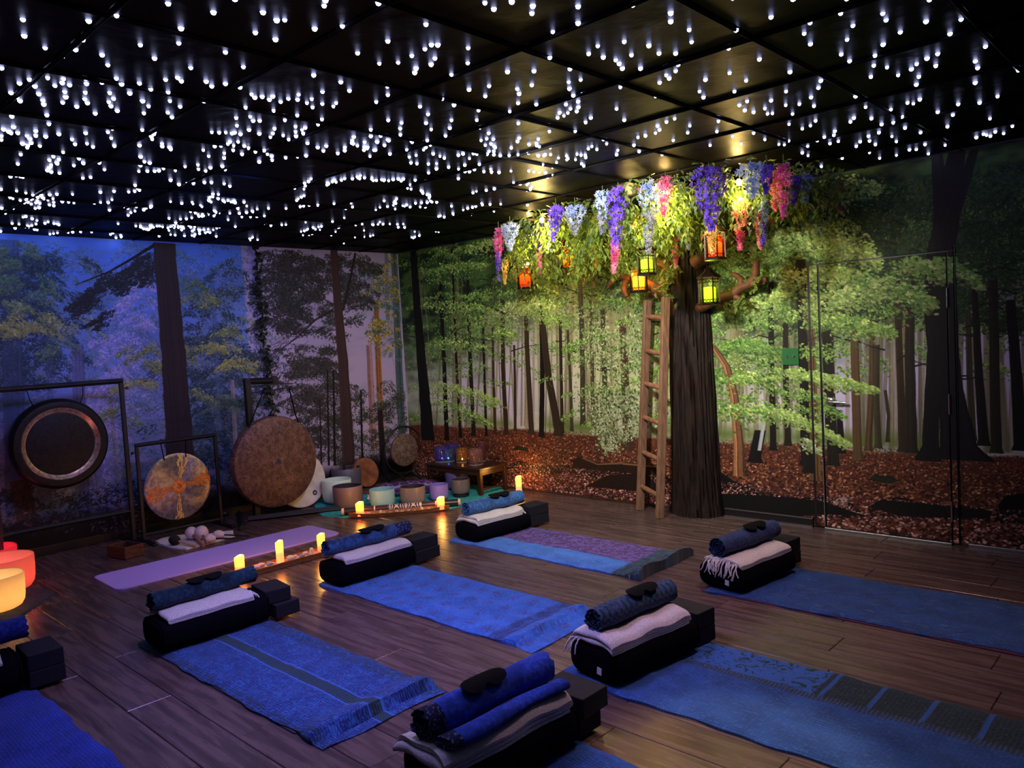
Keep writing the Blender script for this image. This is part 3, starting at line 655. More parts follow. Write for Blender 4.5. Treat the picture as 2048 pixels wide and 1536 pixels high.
# ------------------------------------------------------------------ the artificial tree on the back wall
tree = thing('artificial_tree', 'brown carved half-round tree trunk on the mural wall with leafy canopy under the ceiling', 'tree', (3.66, 0, 0))
def trunk_mesh():
    mb = MB(); nz = 40; na = 46; P = []
    for i in range(nz):
        z = H*i/(nz-1); f = i/(nz-1); R = .192-.045*f+.02*max(0, 1-f*9)**2; row = []
        for j in range(na):
            a = PI+PI*j/(na-1)            # half round, bulging to -y
            w = (a*6.2+.5*math.sin(f*5)) % 1; ridge = .016*(1-abs(2*w-1)**3)-.012*(w < .08)
            w2 = math.sin(a*23+f*9)*.003+math.sin(f*37+a*5)*.002
            rr = R+ridge+w2; row.append(Vector((rr*math.cos(a)*1.02, rr*math.sin(a)*.92-.004, z)))
        P.append(row)
    mb.grid(P, nz, na); return mb
trunk_mesh().build('trunk', bark, tree, angle=30)
def limb(pts, radii, n=9):
    mb = MB(); q = []; rr = []
    P = [Vector(p) for p in pts]
    for i in range(len(P)-1):
        a, b, c, d = P[max(i-1, 0)], P[i], P[i+1], P[min(i+2, len(P)-1)]
        for k in range(5):
            t = k/5; q.append(.5*((2*b)+(-a+c)*t+(2*a-5*b+4*c-d)*t*t+(-a+3*b-3*c+d)*t**3)); rr.append(radii[i]+(radii[i+1]-radii[i])*t+rnd.uniform(-.002, .002))
    q.append(P[-1]); rr.append(radii[-1]*.8); mb.tube(q, rr, n); return mb
def branch(pts, radii):
    o = limb([Vector(p)-Vector((3.66, 0, 0)) for p in pts], radii).build('branch', branch_wood, tree, angle=60); return o
wb_ = lambda px, py, y: WB(px, py, y)
branch([(3.60, -.10, 1.62), wb_(1330, 590, -.14), wb_(1308, 576, -.15), wb_(1285, 562, -.15), wb_(1255, 556, -.14), wb_(1235, 552, -.13), wb_(1216, 572, -.12)], [.060, .05, .044, .036, .030, .026, .018])
branch([wb_(1262, 557, -.14), wb_(1250, 566, -.14), wb_(1248, 582, -.14), wb_(1254, 594, -.14)], [.028, .026, .024, .018])
branch([wb_(1236, 553, -.13), wb_(1232, 546, -.13), wb_(1226, 536, -.13)], [.020, .016, .012])
branch([wb_(1334, 562, -.15), wb_(1322, 578, -.15), wb_(1306, 590, -.14), wb_(1296, 588, -.14)], [.03, .026, .022, .014])
branch([(3.76, -.08, 1.64), wb_(1428, 600, -.15), wb_(1462, 590, -.16), wb_(1484, 574, -.15), wb_(1508, 566, -.15), wb_(1534, 558, -.15)], [.046, .042, .038, .036, .028, .020])
branch([wb_(1482, 576, -.15), wb_(1483, 562, -.15), wb_(1475, 552, -.15), wb_(1463, 548, -.15)], [.034, .028, .022, .016])
branch([wb_(1496, 570, -.15), wb_(1510, 553, -.15), wb_(1512, 535, -.15), wb_(1513, 520, -.15)], [.034, .030, .026, .024])
branch([wb_(1435, 600, -.15), wb_(1440, 610, -.15), wb_(1443, 617, -.15)], [.026, .022, .016])
branch([wb_(1466, 590, -.16), wb_(1480, 598, -.16), wb_(1484, 600, -.16)], [.028, .022, .014])
branch([(3.78, -.12, 2.0), wb_(1500, 452, -.20), wb_(1560, 432, -.2), wb_(1625, 410, -.2), wb_(1668, 404, -.2), wb_(1688, 428, -.18)], [.055, .05, .044, .04, .034, .022])
branch([wb_(1662, 404, -.2), wb_(1672, 388, -.2), wb_(1682, 362, -.2)], [.034, .03, .022])
branch([(3.56, -.10, 1.98), wb_(1245, 480, -.2), wb_(1205, 496, -.2), wb_(1170, 508, -.2), wb_(1120, 512, -.16)], [.05, .04, .034, .026, .014])
for (x, y) in ((2.2, -.45), (2.75, -.85), (3.4, -.98), (4.0, -1.22), (4.55, -1.15), (4.85, -.5)):
    branch([(3.66, -.12, 2.28), ((x+3.66)/2, y*.55, 2.40), (x, y, 2.43)], [.05, .03, .012])

# leaves
def leaf_mat(name, c, c2):
    k = NT(name); n = k.noise(k.pos(), 14, 3); k.base(k.mix(k.step(n, .3, .7), c2, c)); k.set(Roughness=.5); k.b.inputs['Specular IOR Level'].default_value = .4
    tr = k.n('ShaderNodeBsdfTranslucent'); k.t.links.new(k.mix(k.step(n, .3, .7), c2, c), tr.inputs[0])
    mx = k.n('ShaderNodeMixShader'); mx.inputs[0].default_value = .35; k.t.links.new(k.b.outputs[0], mx.inputs[1]); k.t.links.new(tr.outputs[0], mx.inputs[2])
    k.t.links.new(mx.outputs[0], k.t.nodes['Material Output'].inputs[0]); return k.m
LEAF = leaf_mat('canopy_leaf', (.22, .29, .045), (.085, .16, .03)); IVYM = leaf_mat('ivy_leaf', (.012, .022, .014), (.006, .010, .008)); LEAFC = leaf_mat('cool_leaf', (.16, .24, .14), (.06, .12, .08))
def add_leaf(mb, p, d, up, L, Wd):
    d = d.normalized(); s_ = d.cross(up); s_ = s_.normalized() if s_.length > 1e-4 else d.orthogonal().normalized(); n = s_.cross(d)
    m1 = p+d*L*.45-n*L*.10; t = p+d*L-n*L*.22
    mb.add([p, p+d*L*.4+s_*Wd+n*.06*L, m1, p+d*L*.4-s_*Wd+n*.06*L, t], [(0, 1, 2), (0, 2, 3), (1, 4, 2), (2, 4, 3)])
def strand(mb, top, length, n, L):
    p = top.copy(); sway = Vector((rnd.uniform(-.1, .1), rnd.uniform(-.1, .1), 0))
    for i in range(n):
        t = i/n; q = top+Vector((0, 0, -length*t))+sway*t*t+Vector((rnd.gauss(0, .022), rnd.gauss(0, .022), 0))
        a = rnd.uniform(0, 2*PI); d = Vector((math.cos(a), math.sin(a), rnd.uniform(-1.4, -.2)))
        add_leaf(mb, q, d, Vector((0, 0, 1)), L*rnd.uniform(.7, 1.25), L*rnd.uniform(.2, .3))
EDGE = [(1.95, -.10), (2.1, -.45), (2.45, -.75), (3.0, -.92), (3.5, -1.0), (3.95, -1.22), (4.35, -1.22), (4.62, -1.2), (4.85, -.9), (4.95, -.45), (4.85, -.1)]
def inside(x, y):
    c = False
    for (xa, ya), (xb, yb) in zip(EDGE, EDGE[1:]+EDGE[:1]):
        if (ya > y) != (yb > y) and x < (xb-xa)*(y-ya)/(yb-ya)+xa: c = not c
    return c
can = MB(); canc = MB()
edge_pts = []
for (a, b) in zip(EDGE, EDGE[1:]):
    k = int(math.dist(a, b)/.035)
    edge_pts += [(a[0]+(b[0]-a[0])*i/k, a[1]+(b[1]-a[1])*i/k) for i in range(k)]
for (x, y) in edge_pts:                       # a garland round the rim and short strands under it
    for j in range(7):
        p = Vector((x+rnd.gauss(0, .04), y+rnd.gauss(0, .045), 2.43+rnd.gauss(0, .035))); p.z = min(p.z, 2.49)
        a = rnd.uniform(0, 2*PI); add_leaf(canc if rnd.random() < .5 else can, p, Vector((math.cos(a), math.sin(a), rnd.uniform(-.9, .3))), Vector((0, 0, 1)), rnd.uniform(.035, .065), rnd.uniform(.010, .016))
    if rnd.random() < .62:
        strand(canc if rnd.random() < .35 else can, Vector((x, y+rnd.uniform(0, .1), 2.40)), rnd.choice((.10, .18, .26, .36)), 16, .048)
for i in range(330):
    x, y = rnd.uniform(1.9, 4.85), rnd.uniform(-1.2, -.05)
    if not inside(x, y): continue
    strand(can, Vector((x, y, 2.42)), (rnd.uniform(.24, .52) if x < 3.9 else rnd.uniform(.20, .42)) if x < 4.35 else rnd.uniform(.10, .26), 30, .056)
for (px, py, y) in ((1345, 545, -.22), (1335, 562, -.22), (1330, 585, -.22), (1338, 600, -.22), (1352, 540, -.22), (1330, 570, -.2), (1506, 565, -.18), (1480, 600, -.18), (1640, 380, -.25), (1660, 375, -.25), (1650, 395, -.25), (1675, 395, -.25), (1630, 400, -.25), (1615, 415, -.25)):
    c = WB(px, py, y)
    for j in range(12):
        a = rnd.uniform(0, 2*PI); add_leaf(can, c+Vector((rnd.gauss(0, .03), rnd.gauss(0, .015), rnd.gauss(0, .03))), Vector((math.cos(a), -.4, math.sin(a)-.5)), Vector((0, -1, 0)), rnd.uniform(.035, .06), .014)
def to_tree(mb): mb.v = [(x-3.66, y, z) for x, y, z in mb.v]; return mb
stuff(to_tree(can).build('foliage', LEAF, tree, smooth=False)); stuff(to_tree(canc).build('rim_foliage', LEAFC, tree, smooth=False))

# wisteria bunches, each hung in the canopy
def flower_mat(name, c, c2):
    return leaf_mat(name, lin(c), lin(c2))
FM = {'violet': flower_mat('violet_petal', (.54, .38, .95), (.24, .11, .66)), 'white': flower_mat('blue_white_petal', (.76, .82, .96), (.46, .55, .80)), 'pink': flower_mat('pink_petal', (.96, .58, .74), (.74, .22, .44)),
      'coral': flower_mat('coral_petal', (.97, .68, .60), (.82, .36, .38)), 'yellow': flower_mat('yellow_petal', (.97, .88, .56), (.82, .66, .30)), 'magenta': flower_mat('magenta_petal', (.95, .54, .82), (.72, .22, .54)), 'grey': flower_mat('grey_mauve_petal', (.62, .63, .70), (.36, .38, .46)), 'orange': flower_mat('orange_petal', (.96, .66, .30), (.82, .42, .16))}
stem_m = mat('green_stem', (.06, .11, .03), .6, .3, 40, 0)
def floret(mb, p, o, s_):
    o = o.normalized(); x = o.orthogonal().normalized(); y = o.cross(x); a0 = rnd.uniform(0, PI)
    vs = [p+o*s_*.25]
    for k in range(5):
        a = a0+2*PI*k/5; u = x*math.cos(a)+y*math.sin(a); v = x*math.cos(a+.63)+y*math.sin(a+.63)
        vs += [p+u*s_+o*s_*.55, p+v*s_*.45+o*s_*.1]
    mb.add(vs, [(0, 1+2*k, 2+2*k) for k in range(5)]+[(0, 2+2*k, 1+2*((k+1) % 5)) for k in range(5)])
def wisteria(px, pt, pb, w, cols, y, label, bend=0):
    if y is None:
        top = FL(px, pt, 2.40)
        if top.y < -1.22: top = WB(px, pt, -1.22)
        if top.y > -.12: top = WB(px, pt, -.12)
    else: top = WB(px, pt, y)
    top.z = min(top.z, 2.45); bot = WB(px+bend, pb, top.y); mpp = (top-Vector(CAM)).dot(CF)/FPX
    R = w*mpp*.58; L = max(.08, top.z-bot.z); dx = bot.x-top.x
    t = thing('wisteria', label, 'flower', tuple(top), 0, 'hanging wisteria bunches')
    MB().tube([(0, 0, min(.06, 2.49-top.z)), (0, 0, 0), (dx*.4, 0, -L*.5), (dx, 0, -L*.97)], [.003, .003, .0025, .0015], 6).build('stem', stem_m, t)
    segs = len(cols); kinds = list(dict.fromkeys(cols)); mbs = {k: MB() for k in kinds}
    n = int((60+330*L*(R/.05))*1.0); ph = rnd.uniform(0, 6)
    for i in range(n):
        f = rnd.random()**1.25; g = f*segs+rnd.gauss(0, .22); cname = cols[min(segs-1, max(0, int(g)))]
        rr = R*(.55+.45*math.sin(min(1, f*4.0)*PI/2))*max(.16, 1-1.05*max(0, f-.22)**.8)*(1+.14*math.sin(f*L*95+ph))
        a = rnd.uniform(0, 2*PI); q = rr*rnd.choice((1.0, .95, .8, .55, 1.12))
        floret(mbs[cname], Vector((dx*f+q*math.cos(a), q*math.sin(a), -L*f)), Vector((math.cos(a), math.sin(a), rnd.uniform(-.8, .1))), rnd.uniform(.013, .021)*(1.12-.35*f))
    for cname in kinds:
        if mbs[cname].v: stuff(mbs[cname].build('blossom', FM[cname], t, smooth=False))
    return t
WI = [(997, 458, 560, 15, ('magenta', 'violet'), None, 'thin magenta and violet wisteria bunch at the far end of the canopy'),
 (1020, 448, 500, 30, ('white',), None, 'wide blue-white wisteria bunch at the far end of the canopy'),
 (1010, 520, 568, 10, ('yellow',), -.3, 'thin yellow wisteria tail beside the far orange lantern'),
 (1080, 448, 546, 15, ('violet', 'pink'), None, 'violet-topped pink wisteria bunch nearest the far orange lantern'),
 (1112, 414, 482, 26, ('violet', 'violet'), None, 'short violet wisteria bunch above the orange lanterns', -6),
 (1150, 412, 470, 34, ('white', 'grey'), None, 'pale grey-white wisteria bunch right of the short violet one'),
 (1130, 478, 545, 22, ('orange', 'orange'), -.36, 'orange wisteria bunch hanging over an orange lantern'),
 (1155, 470, 545, 15, ('yellow',), -.36, 'yellow wisteria bunch just right of the orange one'),
 (1190, 492, 535, 10, ('yellow',), -.4, 'small pale yellow wisteria tail over the left branch'),
 (1204, 360, 468, 26, ('white', 'grey'), None, 'tall blue-white wisteria bunch left of the long violet one'),
 (1236, 364, 545, 32, ('violet', 'violet', 'pink'), None, 'long wisteria bunch, violet above and pink at the tip', -8),
 (1299, 356, 505, 36, ('white', 'grey', 'grey'), None, 'long blue-white wisteria bunch with shade painted grey, over the green lantern', -2),  # grey florets hold the shade on a blue-white bunch
 (1331, 352, 432, 26, ('pink', 'pink'), None, 'short pink wisteria bunch between grey-shaded and big violet ones', -4),
 (1370, 372, 498, 26, ('grey', 'grey'), -.9, 'dull grey wisteria bunch left of the big violet one', 8),
 (1348, 446, 534, 15, ('coral',), -.7, 'thin coral wisteria tail in front of the trunk top', 4),
 (1417, 319, 462, 62, ('violet', 'violet', 'violet'), None, 'biggest deep violet wisteria bunch in front of the trunk', 6),
 (1423, 452, 506, 18, ('yellow',), -1.14, 'cream wisteria tail hanging over the red lantern', 2),
 (1480, 398, 500, 28, ('coral', 'coral', 'pink'), -.95, 'coral wisteria bunch hanging low right of the red lantern'),
 (1502, 330, 395, 48, ('white', 'white'), None, 'broad pale blue wisteria bunch right of the big violet one', 6),
 (1518, 425, 498, 12, ('coral',), -.9, 'thin coral wisteria tail beside a thin blue one', 2),
 (1528, 400, 490, 12, ('white', 'violet'), -.9, 'thin blue wisteria tail under the broad pale blue one', -2),
 (1533, 332, 388, 20, ('violet',), None, 'small violet wisteria bunch between pale blue and coral ones'),
 (1549, 344, 420, 22, ('coral',), None, 'coral wisteria bunch touching the magenta one'),
 (1567, 330, 436, 26, ('magenta', 'pink', 'magenta'), None, 'bright magenta wisteria bunch at the right end of the canopy'),
 (1587, 352, 410, 20, ('violet',), None, 'dark violet wisteria bunch between magenta and white ones'),
 (1607, 352, 404, 28, ('white',), None, 'last blue-white wisteria bunch towards the door', 2)]
for w_ in WI: wisteria(*w_)

# lanterns
brass_dark = mat('dark_bronze', (.030, .018, .010), .4, .4, 60, .1, metal=.8)
def glow_glass(name, c, e):
    k = NT(name); k.base(lin(tuple(x*.4 for x in c))); k.set(Roughness=.15); tr = k.n('ShaderNodeBsdfTransparent'); tr.inputs[0].default_value = (*lin(c), 1)
    n = k.noise(k.coord('Object'), 40, 2); mx = k.n('ShaderNodeMixShader'); k.put(mx.inputs[0], k.m_('MULTIPLY_ADD', n, .10, .82)); k.t.links.new(k.b.outputs[0], mx.inputs[1]); k.t.links.new(tr.outputs[0], mx.inputs[2])
    k.t.links.new(mx.outputs[0], k.t.nodes['Material Output'].inputs[0]); return k.m
def candle_mat(name, top, bot, z0, z1, e):
    k = NT(name); s_ = k.n('ShaderNodeSeparateXYZ'); k.t.links.new(k.coord('Object'), s_.inputs[0]); f = k.step(s_.outputs[2], z0, z1)
    k.base((.7, .5, .35)); k.put(k.b.inputs['Emission Color'], k.mix(f, lin(bot), lin(top))); k.put(k.b.inputs['Emission Strength'], k.m_('MULTIPLY_ADD', f, e, e*.35)); k.set(Roughness=.5); return k.m
def lantern(px, py, y, glass, flame, label, h=.20, R=.072, lamp_c=(1, .6, .2), le=2.2):
    c = WB(px, py, y); t = thing('lantern', label, 'lantern', (c.x, c.y, c.z-h/2), rnd.uniform(0, .5), 'coloured glass lanterns in the tree')
    hx = lambda r, z, o=0: [Vector((r*math.cos(PI/3*k+o), r*math.sin(PI/3*k+o), z)) for k in range(6)]
    b = MB(); b.lathe([(0, 0), (R*1.12, 0), (R*1.15, .008), (R*1.02, .014), (0, .014)], 6); b.build('base', brass_dark, t, angle=20)
    for p in hx(R, 0): MB().box((p.x, p.y, h/2), (.009, .009, h-.01), Matrix.Rotation(math.atan2(p.y, p.x), 3, 'Z')).build('post', brass_dark, t, smooth=False)
    for z0 in (.026, h-.03):
        fb = MB()
        for p, q in zip(hx(R*.99, z0), hx(R*.99, z0)[1:]+hx(R*.99, z0)[:1]):
            for z1 in (z0-.011, z0+.012): fb.tube([p+Vector((0, 0, z1-z0)), q+Vector((0, 0, z1-z0))], .0022, 5)
            for k in range(3):
                m_ = p+(q-p)*((k+.5)/3); d = (q-p)/6.4
                fb.tube([m_+d*math.cos(2*PI*i/8)+Vector((0, 0, .009*math.sin(2*PI*i/8))) for i in range(8)], .0018, 4, closed=True)
        stuff(fb.build('filigree_band', brass_dark, t))
    for p, q in zip(hx(R*.95, 0), hx(R*.95, 0)[1:]+hx(R*.95, 0)[:1]):
        m_ = (p+q)/2; MB().box((m_.x, m_.y, h/2), (.003, (q-p).length*.93, h-.03), Matrix.Rotation(math.atan2(m_.y, m_.x), 3, 'Z')).build('glass_pane', glass, t, smooth=False)
    cp = MB().lathe([(0, h), (R*1.2, h-.006), (R*1.22, h+.002), (R*1.05, h+.012), (R*.85, h+.022), (R*.55, h+.036), (R*.38, h+.052), (R*.42, h+.058), (R*.16, h+.070), (0, h+.078)], 6)
    cp = cp.build('cap', brass_dark, t, angle=20)
    MB().tube([(.012*math.cos(a), 0, h+.088+.012*math.sin(a)) for a in [2*PI*i/12 for i in range(12)]], .0022, 5, closed=True).build('ring', brass_dark, cp)
    MB().lathe([(0, .015), (R*.66, .015), (R*.67, h*.60), (R*.5, h*.64), (.012, h*.62), (0, h*.62)], 16).build('candle', flame, t)
    zt = c.z-h/2+h+.10
    if zt < 2.40: MB().tube([(0, 0, h+.100), (0, 0, h+.100+max(.03, 2.41-zt))], .0016, 5).build('hanging_cord', brass_dark, t)
    lamp('lantern_flame', 'POINT', (c.x, c.y, c.z+h*.30), le*2.2, lamp_c, size=.02)
G_or = glow_glass('amber_red_glass', (1.0, .74, .48), .08); G_gr = glow_glass('green_glass', (.90, .97, .74), .02); G_am = glow_glass('honey_glass', (1.0, .90, .66), .05); G_rd = glow_glass('orange_red_glass', (1.0, .60, .50), .12)
C_or = candle_mat('orange_candle', (1, .46, .18), (1, .34, .10), 0, .12, 2.6); C_ye = candle_mat('yellow_green_candle', (.98, 1, .14), (.95, 1, .14), 0, .12, 2.6); C_am = candle_mat('amber_candle', (1, .92, .30), (1, .74, .14), 0, .12, 2.6)
lantern(1050, 556, -.40, G_or, C_or, 'orange-lit lantern hanging lowest at the far left end of the tree canopy', lamp_c=(1, .4, .12), le=1.0)
lantern(1137, 516, -.42, G_or, C_am, 'orange lantern half hidden behind orange and yellow wisteria', lamp_c=(1, .55, .15))
lantern(1293, 526, -.95, G_gr, C_ye, 'green glass lantern hanging over the top of the ladder', h=.17, R=.062, lamp_c=(1, .80, .36), le=.6)
lantern(1277, 560, -.30, G_am, C_am, 'amber lantern half behind the green one, left of the trunk', lamp_c=(1, .75, .25))
lantern(1430, 492, -.95, G_rd, C_am, 'red-orange lantern high in front of the trunk', h=.18, R=.066, lamp_c=(1, .45, .15), le=1.2)
lantern(1418, 582, -.42, G_gr, C_ye, 'green lantern hanging lowest on the right side of the trunk', lamp_c=(1, .80, .36), le=.6)
# small warm uplights tucked into the top of the canopy
bulb_m = NT('warm_bulb'); bulb_m.base((1, .8, .5)); bulb_m.b.inputs['Emission Color'].default_value = (1, .62, .18, 1); bulb_m.b.inputs['Emission Strength'].default_value = 30; bulb_m = bulb_m.m
for (x, y, lab, e) in ((2.98, -.98, 'bare warm bulb glowing under the ceiling at the left of the canopy', 7), (4.15, -1.10, 'bare warm bulb above the biggest violet wisteria, lighting the ceiling', 8), (4.60, -.98, 'bare warm bulb between the pale blue and violet wisteria', 9), (3.5, -.55, 'warm bulb buried in the middle of the canopy leaves', 9), (2.3, -.35, 'warm bulb buried in the far end of the canopy', 6)):
    t = thing('light_bulb', lab, 'lamp', (x, y, 2.36), 0, 'warm bulbs in the canopy')
    MB().lathe([(0, -.03), (.014, -.03), (.016, 0), (.010, .004), (0, .004)], 12).build('socket', black_metal, t)
    MB().lathe([(.008, .004), (.016, .018), (.018, .030), (.010, .044), (0, .047)], 12).build('bulb', bulb_m, t)
    lamp('canopy_bulb', 'POINT', (x, y, 2.43), e*.5, (1, .62, .18), size=.02)
    lamp('canopy_bulb_down', 'POINT', (x, y, 2.28), e*2.3, (1, .74, .24), size=.06)

# ladder
ladder = thing('ladder', 'rustic wooden pole ladder leaning on the tree trunk', 'ladder', (3.35, -.25, 0))
A0, A1, B0, B1 = Vector((-.15, .08, 0)), Vector((-.015, .13, 1.75)), Vector((.15, -.09, 0)), Vector((.25, -.02, 1.75))
for a, b in ((A0, A1), (B0, B1)):
    d = (b-a).normalized(); x = (B0-A0).normalized(); y = d.cross(x).normalized(); x = y.cross(d)
    R = Matrix((x, y, d)).transposed(); MB().box((a+b)/2, (.042, .062, (b-a).length), R).build('rail', ladder_wood, ladder, smooth=False, bevel=.006)
for z in (.19, .48, .77, 1.05, 1.32, 1.60):
    f = z/1.75; p = A0+(A1-A0)*f; q = B0+(B1-B0)*f; p.z += .015; q.z -= .015
    MB().tube([p+(q-p)*t for t in (-.06, .08, .3, .6, .92, 1.06)], [.013, .019, .021, .020, .019, .013], 10).build('rung', rung_wood, ladder)

# ---- PART3

# ------------------------------------------------------------------ gongs and stands along the left wall
def tilt(c, ax='X', extra=None):              # lathe axis +z turned to face +x (into the room)
    m = Matrix.Translation(c) @ Matrix.Rotation(PI/2, 4, 'Y')
    return m if extra is None else m @ extra
def bar(mb, a, b, w=.03):
    a, b = Vector(a), Vector(b); d = (b-a); L = d.length; d.normalize(); x = d.orthogonal().normalized() if abs(d.z) < .99 else Vector((1, 0, 0)); y = d.cross(x)
    return mb.box((a+b)/2, (w, w, L), Matrix((x, y, d)).transposed())
def gong_stand(label, x, ya, yb, top, low, w, name='gong_stand'):
    yc = (ya+yb)/2; t = thing(name, label, 'stand', (x, yc, 0)); h = (yb-ya)/2
    for s_ in (-1, 1):
        po_ = bar(MB(), (0, s_*h, 0.02), (0, s_*h, top-w/2), w).build('post', black_metal, t, smooth=False, bevel=.003)
        bar(MB(), (-.24, s_*h, w/2), (.22, s_*h, w/2), w).build('foot', black_metal, t, smooth=False, bevel=.003)
        for z in (top-.06, low+.04):
            kn = MB().tube([(0, s_*(h+w/2), z), (0, s_*(h+w/2+.012), z), (0, s_*(h+w/2+.03), z)], [.006, .006, .014], 8); kn.build('clamp_knob', black_metal, po_)
    bar(MB(), (0, -h-w/2, top), (0, h+w/2, top), w).build('top_bar', black_metal, t, smooth=False, bevel=.003)
    bar(MB(), (0, -h, low), (0, h, low), w*.8).build('cross_bar', black_metal, t, smooth=False, bevel=.003)
    return t
def bronze(name, c, c2, rough, scale, dark=.4, metal=.85, aniso=0):
    k = NT(name); v = k.coord('Object'); n = k.noise(v, scale, 6, .4); n2 = k.noise(v, scale*4, 3)
    col = k.mix(k.step(n, .35, .65), c2, c); col = k.mix(k.m_('MULTIPLY', k.step(n2, .52, .66), dark), col, tuple(x*.18 for x in c2)); k.base(col)
    k.set(Metallic=metal); k.put(k.b.inputs['Roughness'], k.m_('MULTIPLY_ADD', n2, .2, rough-.1)); k.bump(n2, .25, .004)
    return k.m
gong_black = mat('blackened_bronze', (.010, .008, .008), .45, .5, 40, .3, .004, metal=.5); gong_ring = bronze('polished_bronze_ring', (.62, .46, .34), (.34, .22, .16), .30, 30, .3, .7)
gong_brown = bronze('mottled_raw_bronze', (.20, .105, .075), (.090, .046, .034), .62, 24, .85, .3); gong_small_m = bronze('mottled_grey_bronze', (.24, .155, .12), (.11, .075, .06), .58, 34, .6, .45)
def lathed(mb, name, m, par, prof, T, n=48): return MB().lathe(prof, n, T).build(name, m, par, angle=35)
gong_stand('large black metal gong stand at the left end of the wall', .30, -4.08, -3.16, 1.33, .27, .032)
g = thing('gong', 'dark gong with a bright bronze ring inside its black rim, on the largest stand', 'gong', (.30, -3.63, .885)); T0 = Matrix.Rotation(PI/2, 4, 'Y'); R = .345
lathed(None, 'rim', gong_black, g, [(R*.99, -.075), (R, -.07), (R*1.005, -.03), (R*.985, .0), (R*.93, .018), (R*.82, .022), (R*.79, .020), (R*.79, .012), (R*.97, -.010), (R*.985, -.075)], T0, 64)
lathed(None, 'ring', gong_ring, g, [(R*.80, .021), (R*.785, .028), (R*.73, .010), (R*.695, .004), (R*.695, -.004), (R*.80, .010)], T0, 64)
lathed(None, 'face', gong_black, g, [(R*.70, .003), (R*.5, .008), (R*.2, .012), (0, .013), (0, .005), (R*.72, -.005)], T0, 64)
for dy in (-.16, .16):
    MB().tube([(-.02, dy*1.2, .438), (.0, dy*1.15, .36), (.0, dy, R*.86)], .003, 6).build('hanging_cord', black_fabric, g)
gong_stand('small black metal gong stand beside the large one', .35, -3.10, -2.44, .80, .06, .026)
def gong2_mat():
    k = NT('turned_bronze'); k.set(Metallic=.75, Roughness=.34); k.b.inputs['Anisotropic'].default_value = .85
    tg = k.n('ShaderNodeTangent'); tg.direction_type = 'RADIAL'; tg.axis = 'X'; k.t.links.new(tg.outputs[0], k.b.inputs['Tangent'])
    n = k.noise(k.coord('Object'), 26, 5, .8); k.base(k.mix(k.step(n, .40, .62), (.24, .20, .22), (.42, .35, .36))); k.bump(n, .25, .004); return k.m
boss_glint_m = bronze('etched_boss_and_glint', (.95, .30, .05), (.60, .16, .03), .42, 60, .7, .25); gold_glint_m = bronze('gold_glint', (.95, .68, .22), (.66, .42, .12), .40, 60, .5, .35)  # gold is painted reflection; orange serves the boss and painted reflections
g = thing('gong', 'shiny bronze gong with a round etched centre on the small stand', 'gong', (.35, -2.79, .41)); R = .28
lathed(None, 'face', gong2_mat(), g, [(R, -.012), (R, 0), (R*.9, .008), (R*.22, .016), (.0001, .017), (.0001, .010), (R*.9, .001)], T0, 72)
lathed(None, 'boss', boss_glint_m, g, [(.058, .0155), (.056, .019), (.04, .022), (0, .023), (0, .015)], T0, 32)
def wedge(a, da, r0, r1, m, name, seed):
    rr = random.Random(seed); mb = MB(); n = 10
    for i in range(n):                       # a ragged fan of painted light reflections, lying on the face
        f0, f1 = r0+(r1-r0)*i/n, r0+(r1-r0)*(i+1)/n
        for s_ in range(3):
            aa = a+da*(s_-1)*.62+rr.uniform(-.3, .3)*da; w = da*rr.uniform(.22, .42)
            P = [(f0, aa-w*.6), (f1*rr.uniform(.99, 1.01), aa-w), (f1*rr.uniform(1.0, 1.06), aa+w*.8), (f0, aa+w*.5)]
            x = .0178-.009*max(0, (f0/R-.22))/.7+.0006*s_
            mb.add([Vector((x if q == 0 or q == 3 else x-.0007, r*math.sin(b), r*math.cos(b))) for q, (r, b) in enumerate([(min(p[0], R*.985), p[1]) for p in P])], [(0, 1, 2, 3)])
    return stuff(mb.build(name, m, g, smooth=False))
wedge(.22, .20, .06, .27, gold_glint_m, 'gold_reflection', 1); wedge(PI+.05, .13, .06, .27, gold_glint_m, 'gold_reflection', 2); wedge(1.42, .24, .06, .275, boss_glint_m, 'orange_reflection', 3); wedge(-1.72, .27, .06, .275, boss_glint_m, 'orange_reflection', 4)
for dy in (-.10, .08):
    MB().tube([(0, dy*1.15, .375), (.006, dy*1.05, R*.97), (.012, dy, R*.84)], .004, 6).build('hanging_cord', black_fabric, g)
# single-post stand with the big raw gong
t = thing('hook_stand', 'black single-post stand holding the big brown gong', 'stand', (.42, -2.14, 0))
bar(MB(), (0, 0, .0), (0, 0, 1.27), .052).build('post', black_metal, t, smooth=False, bevel=.004)
bar(MB(), (0, -.02, 1.245), (.03, .24, 1.235), .044).build('arm', black_metal, t, smooth=False, bevel=.004)
MB().lathe([(0, -.014), (.036, -.014), (.040, 0), (.036, .014), (0, .014)], 20, Matrix.Translation((.03, .255, 1.238)) @ Matrix.Rotation(PI/2, 4, 'Y')).build('end_disc', black_metal, t)
MB().tube([(.02, .02, 1.19), (.05, .24, 1.205), (.06, .42, 1.19)], .006, 6).build('rod', black_metal, t); MB().tube([(.02, .03, 1.14), (.06, .38, 1.155)], .006, 6).build('rod', black_metal, t)
bar(MB(), (.02, -.1, .022), (.42, .62, .022), .044).build('foot', black_metal, t, smooth=False, bevel=.004); bar(MB(), (-.3, -.02, .022), (.3, -.3, .022), .044).build('foot', black_metal, t, smooth=False, bevel=.004)
g = thing('gong', 'big mottled brown gong hanging from the single black post', 'gong', (.52, -1.96, .50)); R = .415
